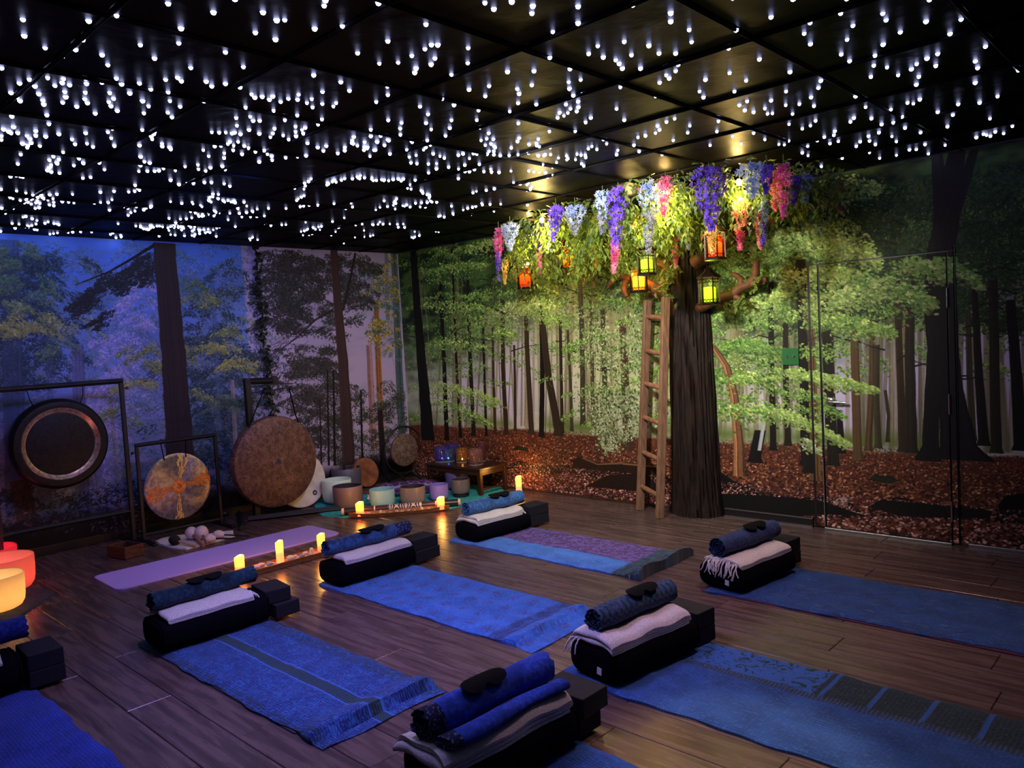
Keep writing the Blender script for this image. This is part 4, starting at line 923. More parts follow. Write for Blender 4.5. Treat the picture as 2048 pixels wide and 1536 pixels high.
lathed(None, 'disc', gong_brown, g, [(R*.985, -.075), (R, -.07), (R*1.0, -.02), (R*.985, 0), (R*.95, .010), (R*.5, .020), (.06, .026), (0, .022), (0, .015), (R*.95, 0), (R*.975, -.03)], T0, 72)
MB().tube([(-.04, .20, .655), (-.03, .235, .42), (-.01, .25, .33)], .006, 6).build('hanging_cord', black_fabric, g); MB().tube([(-.06, -.03, .68), (-.03, -.20, .40), (-.02, -.24, .34)], .005, 6).build('hanging_cord', black_fabric, g)
# round stand with the small gong
t = thing('ring_stand', 'black curved tube stand holding the small grey-brown gong', 'stand', (.30, -.33, 0))
MB().tube([(0, .255*math.sin(a), .36+.255*math.cos(a)) for a in [math.radians(d) for d in range(60, -236, -8)]], .010, 8).build('ring', black_metal, t)
for s_ in (-1, 1): MB().tube([(-.18, s_*.10, .012), (.0, s_*.08, .11), (.20, s_*.10, .012)], .011, 8).build('foot', black_metal, t)
g = thing('gong', 'small grey-brown gong in a curved tube stand left of the table', 'gong', (.315, -.32, .36)); R = .178
lathed(None, 'disc', gong_small_m, g, [(R*.98, -.04), (R, -.035), (R, -.008), (R*.96, 0), (R*.5, .012), (0, .014), (0, .006), (R*.95, -.006)], T0, 48)
for dy in (-.08, .08): MB().tube([(-.015, dy*1.1, .235), (.0, dy, R*.84)], .0025, 6).build('hanging_cord', black_fabric, g)
# frame drums leaning on the wall
skin = mat('pale_drum_skin', (.62, .55, .55), .6, .15, 12, .1, .004); wood_d = mat('drum_hoop_wood', (.20, .10, .05), .5, .3, 20, .1); rust = mat('rust_drum_skin', (.24, .075, .030), .6, .35, 14, .15, .004)
def drum(label, c, R, sk, lean, wide=.07):
    t = thing('frame_drum', label, 'drum', c); E_ = Matrix.Rotation(-lean, 4, 'Y') @ T0
    lathed(None, 'hoop', wood_d, t, [(R*.97, -wide), (R, -wide), (R, -.004), (R*.97, -.004)], E_); lathed(None, 'skin', sk, t, [(R*1.008, -.02), (R*1.008, -.003), (R*.985, .002), (0, .003), (0, -.003), (R*1.0, -.005)], E_)
    return t, E_
d1, E_ = drum('pale frame drum with a round black badge, leaning behind the big brown gong', (.36, -1.64, .275), .27, skin, .20)
bp = E_ @ Matrix.Translation((.145, .10, .0035))     # badge low on the right
inv = E_.to_3x3()
def on_skin(y, z): return E_ @ Matrix.Translation((-z, y, .0032))
bd = MB().lathe([(0, 0), (.024, 0), (.024, .0015), (0, .0016)], 24, on_skin(.125, -.155)).build('badge', mat('black_ink', (.008, .008, .008), .6, .1, 50, 0), d1)
mk = MB()
for dx in (-.009, 0, .009): mk.box(on_skin(.125+dx, -.153) @ Vector((0, 0, .002)), (.0012, .0035, .013), inv @ Matrix(((0, 0, -1), (0, 1, 0), (1, 0, 0))))
mk.box(on_skin(.125, -.161) @ Vector((0, 0, .002)), (.0012, .024, .004), inv @ Matrix(((0, 0, -1), (0, 1, 0), (1, 0, 0)))); stuff(mk.build('badge_mark', tag_white, bd, smooth=False))
p = WL(733, 944, .12); drum('small rust-brown frame drum leaning on the wall behind the bowls', (.12, p.y, .165), .155, rust, .22, .05)

# ivy garland
t = thing('ivy_garland', 'thin dark ivy garland hanging down the left wall over the mural joint', 'garland', (.03, -1.75, 2.49)); mb = MB(); st = []
for i in range(40):
    z = -1.78*i/39; st.append(Vector((rnd.uniform(0, .02), .02*math.sin(i*.6)+.05*(i/39)**2*(1 if i < 30 else .6)+rnd.gauss(0, .006), z)))
MB().tube(st, .004, 6).build('stem', mat('ivy_stem', (.02, .025, .015), .7), t)
for p in st:
    for j in range(5):
        a = rnd.uniform(0, 2*PI); add_leaf(mb, p+Vector((rnd.uniform(0, .03), rnd.gauss(0, .018), rnd.gauss(0, .02))), Vector((.5, math.cos(a), math.sin(a)-.6)), Vector((1, 0, 0)), rnd.uniform(.035, .055), rnd.uniform(.013, .02))
stuff(mb.build('foliage', IVYM, t, smooth=False))

# ------------------------------------------------------------------ bowls, table and other instruments in the far corner
tealm = mat('teal_cloth', (.02, .34, .38), .9, .35, 40, .5, .006, c2=(.012, .20, .24))
def flat_cloth(name, label, cat, outline, m, h=.008, n_sub=5, amp=.004, loc=None):
    # a cloth lying on the floor: closed outline, gently ruffled
    c = sum(outline, Vector())/len(outline); rings = []; q = []
    for i, a in enumerate(outline):
        b = outline[(i+1) % len(outline)]
        for k in range(n_sub): q.append(a+(b-a)*k/n_sub)
    t = thing(name, label, cat, (c.x, c.y, 0)); mb = MB(); P = []
    for f in (1.0, .985, .93, .75, .5, .25, .02):
        row = []
        for i, p in enumerate(q):
            d = p-c; w = 1+(.012*math.sin(i*2.1)+.01*math.sin(i*.9)) if f > .9 else 1
            v = d*f*w; z = h+amp*(math.sin(v.x*21+v.y*9)+math.sin(v.y*27-v.x*5))*.5 if f < .99 else .001
            row.append(Vector((v.x, v.y, max(.001, z))))
        P.append(row)
    P = list(map(list, zip(*P))); mb.grid(P, len(P), 7, closed_u=True); mb.f = [tuple(reversed(f)) for f in mb.f]; b = len(mb.v)
    mb.add([(0, 0, h)], []); n = len(P)
    for i in range(n): mb.f.append((i*7+6, b, ((i+1) % n)*7+6))
    mb.build('cloth', m, t, angle=60); return t
flat_cloth('teal_cloth', 'teal woven cloth spread under the crystal bowls in the corner', 'cloth', [FL(*q) for q in ((630, 1008), (640, 1032), (694, 1036), (775, 1031), (905, 1018), (960, 1004), (1012, 986), (1006, 974), (930, 968), (830, 982), (700, 992), (648, 992))], tealm, .006, 5, .002)
def frost(name, c, rough=.35, trans=.25, emit=0):
    k = NT(name); n = k.noise(k.coord('Object'), 40, 3); cc = lin(c); k.base(k.mix(n, tuple(x*.8 for x in cc), cc)); k.set(Roughness=rough); k.b.inputs['Subsurface Weight'].default_value = 0
    if trans:
        tr = k.n('ShaderNodeBsdfTranslucent'); tr.inputs[0].default_value = (*cc, 1); mx = k.n('ShaderNodeMixShader'); mx.inputs[0].default_value = trans
        k.t.links.new(k.b.outputs[0], mx.inputs[1]); k.t.links.new(tr.outputs[0], mx.inputs[2]); k.t.links.new(mx.outputs[0], k.t.nodes['Material Output'].inputs[0])
    k.bump(n, .08, .003); return k.m
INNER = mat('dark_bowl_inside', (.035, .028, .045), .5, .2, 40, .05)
def bowl_prof(r, h):
    return [(0, .004), (r*.55, .002), (r*.72, .006), (r*.86, h*.08), (r*.95, h*.20), (r*.985, h*.36), (r, h*.6), (r, h*.985), (r-.003, h), (r-.007, h*.985)], [(r-.007, h*.985), (r-.008, h*.6), (r*.95, h*.36), (r*.90, h*.22), (r*.8, h*.12), (r*.5, .016), (0, .014)]
def singing_bowl(label, px, py, w, h, mo, mi=None, z0=.008, name='singing_bowl', group=None, floor_z=0.0):
    F_ = FL(px, py, floor_z); d = Vector((F_.x-CAM[0], F_.y-CAM[1], 0)); mpp = (F_-Vector(CAM)).dot(CF)/FPX; r = w/2*mpp; c = F_+d.normalized()*r*.7
    t = thing(name, label, 'bowl', (c.x, c.y, floor_z+z0), 0, group); po, pi_ = bowl_prof(r, h)
    MB().lathe(po, 40).build('outer_wall', mo, t, angle=50); MB().lathe(pi_, 40).build('inside', mi or mo, t, angle=50); return t, r
B_dk = frost('charcoal_frosted_quartz', (.36, .33, .40), .5, 0); B_mint = frost('mint_frosted_quartz', (.90, .97, .92), .45, .15); B_br = frost('brown_frosted_quartz', (.50, .40, .38), .45, 0); B_mb = frost('sea_blue_frosted_quartz', (.66, .84, .88), .4, .15); B_bg = frost('taupe_frosted_quartz', (.52, .46, .46), .32, 0); B_li = frost('lilac_frosted_quartz', (.60, .52, .90), .4, .15); B_gb = frost('pewter_frosted_quartz', (.44, .40, .42), .25, 0)
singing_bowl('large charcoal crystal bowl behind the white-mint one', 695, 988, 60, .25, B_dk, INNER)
singing_bowl('white-mint crystal bowl between the charcoal and brown ones', 676, 1010, 59, .225, B_mint)
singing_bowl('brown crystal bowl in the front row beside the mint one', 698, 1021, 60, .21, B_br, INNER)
singing_bowl('sea-blue crystal bowl in the middle of the front row', 766, 1018, 51, .165, B_mb)
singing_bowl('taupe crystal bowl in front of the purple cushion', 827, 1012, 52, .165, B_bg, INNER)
singing_bowl('small lilac crystal bowl behind the far tray candle', 879, 1004, 39, .15, B_li)
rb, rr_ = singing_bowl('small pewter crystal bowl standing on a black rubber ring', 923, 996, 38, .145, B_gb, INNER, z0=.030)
t = thing('rubber_ring', 'black rubber ring under the small pewter bowl', 'ring', (rb.location.x, rb.location.y, .010)); MB().tube([(.068*math.cos(2*PI*i/28), .068*math.sin(2*PI*i/28), .011) for i in range(28)], .0105, 8, closed=True).build('ring', black_rubber, t)
singing_bowl('violet crystal bowl standing under the low table', 915, 982, 46, .20, frost('dull_violet_quartz', (.38, .32, .56), .5, 0), z0=.010)
# purple cushion
purp = NT('purple_brocade'); v_ = purp.coord('Object'); vo = purp.n('ShaderNodeTexVoronoi', feature='DISTANCE_TO_EDGE'); purp.t.links.new(v_, vo.inputs['Vector']); vo.inputs['Scale'].default_value = 14
purp.base(purp.mix(purp.step(vo.outputs['Distance'], .0, .12), (.20, .12, .34), (.050, .012, .10))); purp.set(Roughness=.42); purp.bump(purp.noise(v_, 30), .3, .006); purp = purp.m
a, b = FL(752, 1001), FL(882, 988); dv = (b-a); away = Vector((-dv.y, dv.x, 0)).normalized(); away = away if away.dot(Vector((a.x-CAM[0], a.y-CAM[1], 0))) > 0 else -away
ce = (a+b)/2+away*.09; t = thing('cushion', 'long purple brocade cushion lying behind the taupe bowl', 'cushion', (ce.x, ce.y, .008), math.atan2(dv.y, dv.x)); L = dv.length; mb = MB(); P = []
for i in range(25):
    f = i/24*2-1; s_ = max(.02, (1-abs(f)**5))**.5; row = []
    for j in range(20):
        a_ = 2*PI*j/20; c_, s2 = math.cos(a_), math.sin(a_); e = .75
        row.append(Vector((f*L/2, .085*s_*math.copysign(abs(c_)**e, c_), .068+.066*s_*math.copysign(abs(s2)**e, s2)*(1+.05*math.sin(f*17)))))
    P.append(row)
for row in P: row.append(row[0].copy())
mb.grid(P, 25, 21); mb.build('cover', purp, t, angle=80)
for f in (-.5, 0, .5):
    MB().tube([(f*L/2, .0865*math.copysign(abs(math.cos(a_))**.75, math.cos(a_)), .068+.069*math.copysign(abs(math.sin(a_))**.75, math.sin(a_))) for a_ in [2*PI*k/24 for k in range(24)]], .003, 5, closed=True).build('seam_cord', purp, t)
# white strikers beside the sea-blue bowl
def striker(label, p, q, r, m, mh, hr=.011, name='striker'):
    p, q = Vector(p), Vector(q); t = thing(name, label, 'mallet', tuple(p)); d = q-p; u = d.normalized()
    MB().tube([u*(-r*1.1), u*(-r*.9), u*(-r*.3), u*(r*.5), u*(r*1.1), u*(r*1.3)], [r*.3, r*.7, r, r*.95, r*.6, r*.3], 14).build('head', m, t, angle=80); MB().tube([u*r*.8, d*.6, d], [hr*.85, hr, hr*.9], 8).build('handle', mh, t); return t
pA = FL(738, 1003); striker('white suede striker lying beside the sea-blue bowl', (pA.x, pA.y, .028), (pA.x-.16, pA.y+.11, .022), .02, white_cotton, white_cotton)
# low table
tb = thing('low_table', 'low dark wooden table in the corner carrying glass bowls', 'table', (1.18, -.25, 0)); hx_, hy_, th = .40, .20, .27
MB().box((0, 0, th-.012), (2*hx_, 2*hy_, .024)).build('tabletop', table_wood, tb, smooth=False, bevel=.004)
for sx in (-1, 1):
    for sy in (-1, 1): MB().box((sx*(hx_-.03), sy*(hy_-.03), (th-.024+.006)/2), (.038, .038, th-.024-.006)).build('leg', table_wood, tb, smooth=False, bevel=.003)
    MB().box((sx*(hx_-.03), 0, th-.05), (.018, 2*hy_-.1, .05)).build('apron', table_wood, tb, smooth=False); MB().box((sx*(hx_-.03), 0, .06), (.016, 2*hy_-.1, .02)).build('stretcher', table_wood, tb, smooth=False)
for sy in (-1, 1): MB().box((0, sy*(hy_-.03), th-.05), (2*hx_-.1, .018, .05)).build('apron', table_wood, tb, smooth=False)
def glassm(name, c, r=.03):
    k = NT(name); k.base(lin(c)); k.set(Roughness=r, IOR=1.25); k.b.inputs['Transmission Weight'].default_value = .92; k.b.inputs['Coat Weight'].default_value = .6
    n = k.noise(k.coord('Object'), 22, 3); k.bump(n, .25, .01); return k.m
for (px, py, w, h, c, lab) in ((869, 923, 31, .155, (.62, .56, 1), 'clear violet glass bowl at the left front of the low table'), (887, 914, 26, .16, (.66, .56, 1), 'clear violet glass bowl in the back row of the low table'), (897, 924, 25, .13, (.62, .80, 1), 'clear blue glass bowl holding a cold light on the low table'), (925, 926, 25, .14, (1, .78, .50), 'clear amber glass bowl in the middle front of the table'), (952, 931, 30, .155, (1, .80, .78), 'clear pinkish glass bowl at the right front of the table'), (974, 921, 14, .18, (.80, .58, .70), 'tall narrow mauve glass bowl at the back right of the table')):
    gm = glassm('tinted_glass', c); F_ = FL(px, py, th); mpp = (F_-Vector(CAM)).dot(CF)/FPX; r = w/2*mpp; d = Vector((F_.x-CAM[0], F_.y-CAM[1], 0)).normalized(); ce = F_+d*r*.9
    ce.x = min(max(ce.x, .79+r), 1.57-r); ce.y = min(max(ce.y, -.44+r), -.06-r)
    t = thing('glass_bowl', lab, 'bowl', (ce.x, ce.y, th+.001), 0, 'clear glass bowls on the low table')
    MB().lathe([(0, 0), (r*.8, 0), (r*.96, .008), (r, .025), (r, h), (r-.004, h), (r-.005, .028), (r*.9, .014), (0, .012)], 32).build('body', gm, t, angle=50)
    MB().lathe([(r*.8, .0), (r*.98, .001), (r*.99, .006), (r*.8, .005)], 32).build('base_ring', frost('frosted_base', tuple(.5+.4*x for x in c), .4, .3), t)
def led(c, col, e, label=None):
    m = NT('cold_light'); m.b.inputs['Emission Color'].default_value = (*col, 1); m.b.inputs['Emission Strength'].default_value = e; t = thing('tea_light', label, 'light', c)
    MB().lathe([(0, 0), (.017, 0), (.017, .012), (.010, .014), (0, .014)], 14).build('cup', frost('tea_light_cup', (.7, .7, .8), .4, 0), t); MB().lathe([(.007, .014), (.006, .020), (0, .026)], 10).build('flame', m.m, t)
q = [o for o in COL.objects if o.name.startswith('glass_bowl')]
led((q[2].location.x, q[2].location.y, th+.014), (.55, .85, 1), 45, 'cold white tea light inside the blue glass bowl'); led((q[3].location.x, q[3].location.y, th+.014), (1, .75, .35), 30, 'warm tea light inside the amber glass bowl'); led((q[0].location.x, q[0].location.y, th+.014), (.35, .25, 1), 25, 'violet tea light inside the left front glass bowl')
# candles
CND = candle_mat('led_candle_wax', (1, .60, .045), (1, .34, .09), .02, .115, 6.5)
CND_T = candle_mat('tall_led_candle_wax', (1, .60, .05), (.95, .42, .18), .055, .135, 6.0)
def candle(label, c, r, h, m=CND, loc_z=0):
    t = thing('candle', label, 'candle', (c[0], c[1], c[2])); mb = MB(); n = 24; P = []
    for (rr, z) in ((.0, 0), (r*.96, 0), (r, .004), (r, h*.5), (r*1.0, h-.006), (r*.93, h), (r*.8, h-.006), (r*.4, h-.010), (0, h-.010)):
        row = []
        for k in range(n):
            a_ = 2*PI*k/n; dz = (.007*math.sin(a_*1+.6)+.003*math.sin(a_*3)) if z > h*.8 and rr > r*.7 else 0; row.append(Vector((rr*math.cos(a_), rr*math.sin(a_), z+dz)))
        row.append(row[0].copy()); P.append(row)
    mb.grid(P, len(P), n+1); mb.f = [tuple(reversed(f)) for f in mb.f]; mb.build('wax', m, t, angle=60)
    MB().tube([(0, 0, h-.012), (.001, 0, h+.004)], .0015, 5).build('wick', black_fabric, t)
    lamp('candle_glow', 'POINT', (c[0], c[1], c[2]+h+.035), 1.1, (1, .48, .10), size=.02); return t
candle('slim LED candle standing alone on the floor in front of the leaf-litter mural', (1.80, -.15, .0005), .029, .165, CND_T)
# boat tray with candles and shells, and the rainstick behind it
a, b = FL(696, 1040), FL(900, 1023); dv = b-a; ce = (a+b)/2; away = Vector((-dv.y, dv.x, 0)).normalized(); away = away if away.dot(ce-Vector((CAM[0], CAM[1], 0))) > 0 else -away
ce = ce+away*.06; rz = math.atan2(dv.y, dv.x); L = dv.length
t = thing('boat_tray', 'narrow boat-shaped wooden tray of candles in front of the crystal bowls', 'tray', (ce.x, ce.y, .0005), rz); P = []
for i in range(31):
    f = i/30*2-1; w = .068*max(.03, (1-abs(f)**3.2)); up = .012*abs(f)**3
    P.append([Vector((f*L/2, 0, .001+up*.6)), Vector((f*L/2, -w*.75, .001+up*.6)), Vector((f*L/2, -w, .034+up)), Vector((f*L/2, -w*.93, .036+up)), Vector((f*L/2, -w*.7, .016+up)), Vector((f*L/2, 0, .013+up)), Vector((f*L/2, w*.7, .016+up)), Vector((f*L/2, w*.93, .036+up)), Vector((f*L/2, w, .034+up)), Vector((f*L/2, w*.75, .001+up*.6)), Vector((f*L/2, 0, .001+up*.6))])
mb = MB().grid(P, 31, 11); mb.f = [tuple(reversed(f)) for f in mb.f]; mb.build('body', tray_wood, t, angle=40)
E1 = dv.normalized(); on1 = lambda f, w=0, z=.016: (ce.x+E1.x*f*L/2+away.x*w, ce.y+E1.y*f*L/2+away.y*w, z)
candle('stout LED candle at the left end of the boat tray', on1(-.77), .035, .118); candle('stout LED candle at the right end of the boat tray', on1(.83), .034, .105)
pebble_c = [mat('cream_pebble', (.62, .44, .33), .6, .2, 60, .1), mat('pink_pebble', (.60, .38, .42), .5, .2, 60, .1), mat('blue_grey_pebble', (.22, .24, .42), .5, .3, 50, .1), mat('pale_green_pebble', (.55, .58, .40), .5, .2, 60, .1)]
def stone(label, c, r, m, kind='stone', group=None, tall=1.0):
    bm_ = MB(); ph = [rnd.uniform(0, 6) for _ in range(4)]; P = []
    for i in range(8):
        a_ = PI*i/7; row = []
        for j in range(13):
            b_ = 2*PI*j/12; k = 1+.12*math.sin(2*b_+ph[0])+.08*math.sin(3*b_+ph[1]+a_*2); rad = r*math.sin(a_)*k; row.append(Vector((rad*math.cos(b_), rad*math.sin(b_)*.8, r*.62*tall*(1-math.cos(a_)))))
        P.append(row)
    bm_.grid(P, 8, 13); bm_.f = [tuple(reversed(f)) for f in bm_.f]; o = bm_.build(kind, m, None, angle=80, loc=c); o.rotation_euler.z = rnd.uniform(0, 6); return tag(o, label, kind.replace('_', ' '), group)
ORD = ('first', 'second', 'third', 'fourth', 'fifth', 'sixth', 'seventh', 'eighth', 'ninth', 'tenth')
for i, (f, w, r, mi) in enumerate(((-.60, .02, .020, 0), (-.50, -.02, .017, 0), (-.30, .02, .016, 0), (-.18, -.015, .020, 1), (-.05, .02, .019, 0), (.06, -.02, .022, 0), (.18, .015, .017, 1), (.30, -.015, .018, 0), (.58, .018, .017, 0), (.68, -.015, .016, 0))):
    stone('%s small cream pebble from the left candle of the boat tray' % ORD[i], on1(f, w), r, pebble_c[mi], 'pebble', 'pebbles in the boat tray', .8)
for f, lab in ((-.36, 'little cone-shaped cream shell nearer the left boat tray candle'), (.44, 'little cone-shaped cream shell nearer the right boat tray candle')):
    tag(MB().lathe([(0, 0), (.018, 0), (.019, .006), (.014, .026), (.008, .034), (0, .036)], 14).build('shell', pebble_c[0], None, loc=on1(f)), lab, 'shell')
L2 = L+.17; rc = ce+away*.106+E1*.02
t = thing('rainstick', 'dark rainstick with white painted rings and pale end caps behind the boat tray', 'instrument', (rc.x, rc.y, .040), rz)
def rain_mat():
    k = NT('painted_rainstick'); s_ = k.n('ShaderNodeSeparateXYZ'); k.t.links.new(k.coord('Object'), s_.inputs[0]); x, y, z = s_.outputs
    w = k.m_('ADD', z, k.m_('MULTIPLY', y, -1.0)); ring = 0
    d1 = k.m_('SQRT', k.m_('ADD', k.m_('POWER', k.m_('ABSOLUTE', k.m_('SUBTRACT', k.m_('ABSOLUTE', k.m_('ADD', x, -.03)), .075)), 2), k.m_('POWER', k.m_('SUBTRACT', w, .02), 2)))
    rings = k.m_('GREATER_THAN', k.m_('SINE', k.m_('MULTIPLY', d1, 330)), .25); mid = k.m_('LESS_THAN', k.m_('ABSOLUTE', k.m_('SUBTRACT', x, .03)), .15)
    lines = k.m_('GREATER_THAN', k.m_('SINE', k.m_('MULTIPLY', x, 46)), .965); wide = k.m_('LESS_THAN', k.m_('ABSOLUTE', x), .36)
    f = k.m_('MAXIMUM', k.m_('MULTIPLY', rings, mid), k.m_('MULTIPLY', lines, wide))
    c = k.mix(k.m_('MULTIPLY', wide, .8), (.010, .008, .014), (.060, .014, .016)); k.base(k.mix(f, c, (.60, .48, .50))); k.set(Roughness=.35); return k.m
MB().tube([(-L2/2+.02, 0, 0), (L2/2-.02, 0, 0)], .032, 20).build('tube', rain_mat(), t)
for s_ in (-1, 1): MB().tube([(s_*(L2/2-.022), 0, 0), (s_*L2/2, 0, 0)], [.0335, .0325], 20).build('end_cap', cork, t)
# long tray with three candles and stones beside the leader's mat
tx, ya, yb = 1.985, -3.20, -2.40; t = thing('long_tray', 'long straight tray of stones and candles beside the lavender mat', 'tray', (tx, (ya+yb)/2, .0005), -.02); hw, hl = .062, (yb-ya)/2
pale_tray = mat('pale_tray_lining', (.58, .40, .38), .6, .2, 40, .1); MB().box((0, 0, .009), (2*hw, 2*hl, .018)).build('bottom', tray_wood, t, smooth=False, bevel=.003)
MB().box((0, 0, .021), (2*hw-.02, 2*hl-.02, .006)).build('lining', pale_tray, t, smooth=False)
for s_ in (-1, 1):
    MB().box((s_*(hw-.004), 0, .022), (.010, 2*hl, .036), Matrix.Rotation(s_*.15, 3, 'Y')).build('side', tray_wood, t, smooth=False, bevel=.002); MB().box((0, s_*(hl-.004), .022), (2*hw, .010, .034)).build('end', tray_wood, t, smooth=False, bevel=.002)
candle('stout LED candle nearest the green-striped throw on the long tray', (1.965, -3.105, .0245), .032, .115); candle('tall LED candle in the middle of the long tray', (1.975, -2.81, .0245), .026, .150, CND_T); candle('LED candle at the far end of the long tray', (1.975, -2.475, .0245), .028, .125)
tall = []
for (y, dx, r, mi, lab) in ((-3.005, .015, .030, 1, 'largest pink stone on the long tray, nearest the left candle'), (-2.955, -.015, .026, 1, 'oval pale stone next to the largest pink one'), (-2.905, .012, .026, 2, 'blue-grey stone left of the tall candle'), (-2.745, .012, .030, 3, 'round pale geode just right of the tall candle'), (-2.69, -.02, .018, 1, 'small pink stone behind the geode'), (-2.655, .015, .020, 2, 'small blue-grey stone in the middle right of the tray'), (-2.61, -.012, .022, 1, 'pink stone beside the upright pale one')):
    stone(lab, (tx+dx, y, .0245), r, pebble_c[mi], 'stone', 'stones on the long tray')
tag(MB().lathe([(0, 0), (.017, 0), (.018, .01), (.014, .034), (.010, .044), (0, .048)], 14).build('stone', pebble_c[3], None, loc=(tx, -2.565, .0245)), 'upright pale green stone like a thimble on the long tray', 'stone', 'stones on the long tray')
for i, (y, dx) in enumerate(((-3.05, .02), (-3.035, -.012), (-2.98, .03), (-2.94, .032), (-2.86, -.02), (-2.71, .03), (-2.63, .035), (-2.54, -.02), (-2.52, .02))):
    stone('%s tiny cream pebble along the long tray, counted from its near end' % ORD[i], (tx+dx, y, .0245), .011, pebble_c[0], 'pebble', 'pebbles on the long tray')

# mallets on their white pouch
flat_cloth('mallet_pouch', 'white cotton pouch laid out under the gong mallets', 'pouch', [FL(*q) for q in ((311, 1083), (318, 1090), (345, 1097), (372, 1100), (392, 1095), (430, 1085), (470, 1073), (466, 1063), (440, 1067), (395, 1070), (350, 1074), (325, 1076))], white_cotton, .010, 4, .006)
redwood = mat('red_wood_handle', (.30, .115, .075), .45, .3, 20, .1); pale_wood = mat('beech_handle', (.52, .34, .20), .5, .2, 20, .1); dgreen = mat('dark_green_felt', (.006, .014, .012), .95, .4, 80, .3); felt = mat('white_felt', (.66, .56, .62), .95, .15, 80, .4, .004)
def mallet(label, hp, r, ep, mh, ms, hr, z=.012, ez=.018):
    a_ = FL(hp[0], hp[1], z+r); b_ = FL(ep[0], ep[1], ez); return striker(label, a_, b_, r, ms, mh, hr, 'mallet')
mallet('left of two big round white gong mallets with a red wood handle', (383, 1066), .050, (407, 1091), redwood, felt, .014)
mallet('right of two big round white gong mallets, its head in front', (403, 1065), .054, (415, 1088), redwood, felt, .012)
mallet('white padded mallet with a black handle, nearer the lavender mat', (420, 1077), .034, (470, 1077), black_rubber, felt, .007); mallet('white padded mallet with a black handle, further from the mat', (437, 1069), .036, (498, 1072), black_rubber, felt, .007)
mallet('dark green mallet with a pale wooden handle', (349, 1080), .040, (392, 1092), pale_wood, dgreen, .011)
# wicker basket
wick = mat('brown_wicker', (.10, .032, .016), .6, .4, 60, .4, .004); wa, wc = FL(236, 1108), FL(276, 1108)
t = thing('basket', 'small square brown wicker basket near the left wall', 'basket', (.66, -3.36, 0), .25); hw, hd = .105, .075
MB().box((0, 0, .006), (2*hw-.01, 2*hd-.01, .010)).build('bottom', wick, t, smooth=False)
for i in range(7):
    z = .012+i*.0125; MB().tube([(x, y, z+.002*math.sin(k*1.3+i*2)) for k, (x, y) in enumerate([(-hw, -hd), (0, -hd-.003), (hw, -hd), (hw+.003, 0), (hw, hd), (0, hd+.003), (-hw, hd), (-hw-.003, 0)])], .0064, 6, closed=True).build('woven_band', wick, t)
for (x, y) in ((-hw, -hd), (hw, -hd), (hw, hd), (-hw, hd), (0, -hd), (0, hd), (-hw, 0), (hw, 0)): MB().tube([(x*.965, y*.95, 0.002), (x*.965, y*.95, .094)], .004, 6).build('stake', wick, t)

# glowing bowls at the left edge
mg = mat('dark_blue_bowl_cloth', (.020, .028, .070), .9, .5, 26, .4, .005, c2=(.006, .012, .024)); flat_cloth('bowl_cloth', 'dark blue patterned cloth under the glowing bowls', 'cloth', [FL(*q) for q in ((112, 1188), (78, 1177), (-60, 1150), (-250, 1190), (-120, 1290), (0, 1258), (30, 1243))], mg, .008, 5, .003)
def glow_bowl(label, px, py, w, h, c, lc, e):
    m_ = frost('lit_quartz', c, .5, .6); t, r = singing_bowl(label, px, py, w, h, m_, m_, z0=.012); lamp('bowl_light', 'POINT', (t.location.x, t.location.y, h*.42), e, lc, size=.05); return t
glow_bowl('glowing amber crystal bowl in front at the left edge', -4, 1232, 104, .215, (1, .90, .72), (1, .80, .52), 1.25)
glow_bowl('glowing coral crystal bowl behind the amber one', 6, 1196, 122, .225, (1, .72, .66), (1, .46, .38), 1.4)
glow_bowl('glowing red crystal bowl at the back of the three', -20, 1168, 104, .215, (1, .50, .56), (1, .17, .26), 1.5)
F_ = FL(0, 1274); t = thing('wooden_bowl', 'tiny round wooden bowl on the floor near the glowing bowls', 'bowl', (F_.x, F_.y, .0005)); MB().lathe([(0, 0), (.022, 0), (.036, .014), (.042, .030), (.039, .031), (.032, .016), (0, .008)], 24).build('body', tray_wood, t)

# ------------------------------------------------------------------ mats, throws and prop stacks
lav = mat('lavender_mat', (.44, .33, .90), .8, .06, 200, .15, .001, spec=.2); yoga_dark = mat('dark_yoga_mat', (.045, .035, .050), .85, .2, 160, .2, .002, spec=.15); yoga_pink = mat('plum_yoga_mat', (.085, .028, .060), .85, .2, 160, .2, .002, spec=.15)
def rounded_slab(name, label, cat, cx, cy, lx, ly, h, r, m, rz=0, group=None):
    mb = MB(); o = []
    for (sx, sy, a0) in ((1, 1, 0), (-1, 1, PI/2), (-1, -1, PI), (1, -1, 1.5*PI)):
        for k in range(7): a_ = a0+PI/2*k/6; o.append((sx*(lx/2-r)+r*math.cos(a_), sy*(ly/2-r)+r*math.sin(a_)))
    n = len(o); e = .0025; rows = [[Vector((x, y, 0)) for x, y in o], [Vector((x, y, h-e)) for x, y in o], [Vector((x*(1-2*e/lx), y*(1-2*e/ly), h)) for x, y in o]]
    P = [[rw[i] for rw in rows] for i in range(n)]; mb.grid(P, n, 3, closed_u=True); mb.f.append(tuple(i*3+2 for i in range(n))); mb.f.append(tuple(i*3 for i in reversed(range(n))))
    ob = mb.build(name, m, None, angle=30, loc=(cx, cy, .0004)); ob.rotation_euler.z = rz; return tag(ob, label, cat, group)
rounded_slab('yoga_mat', 'plain lavender yoga mat lying bare in front of the gongs', 'mat', 1.33, -2.89, .49, 1.70, .012, .055, lav, -.028)

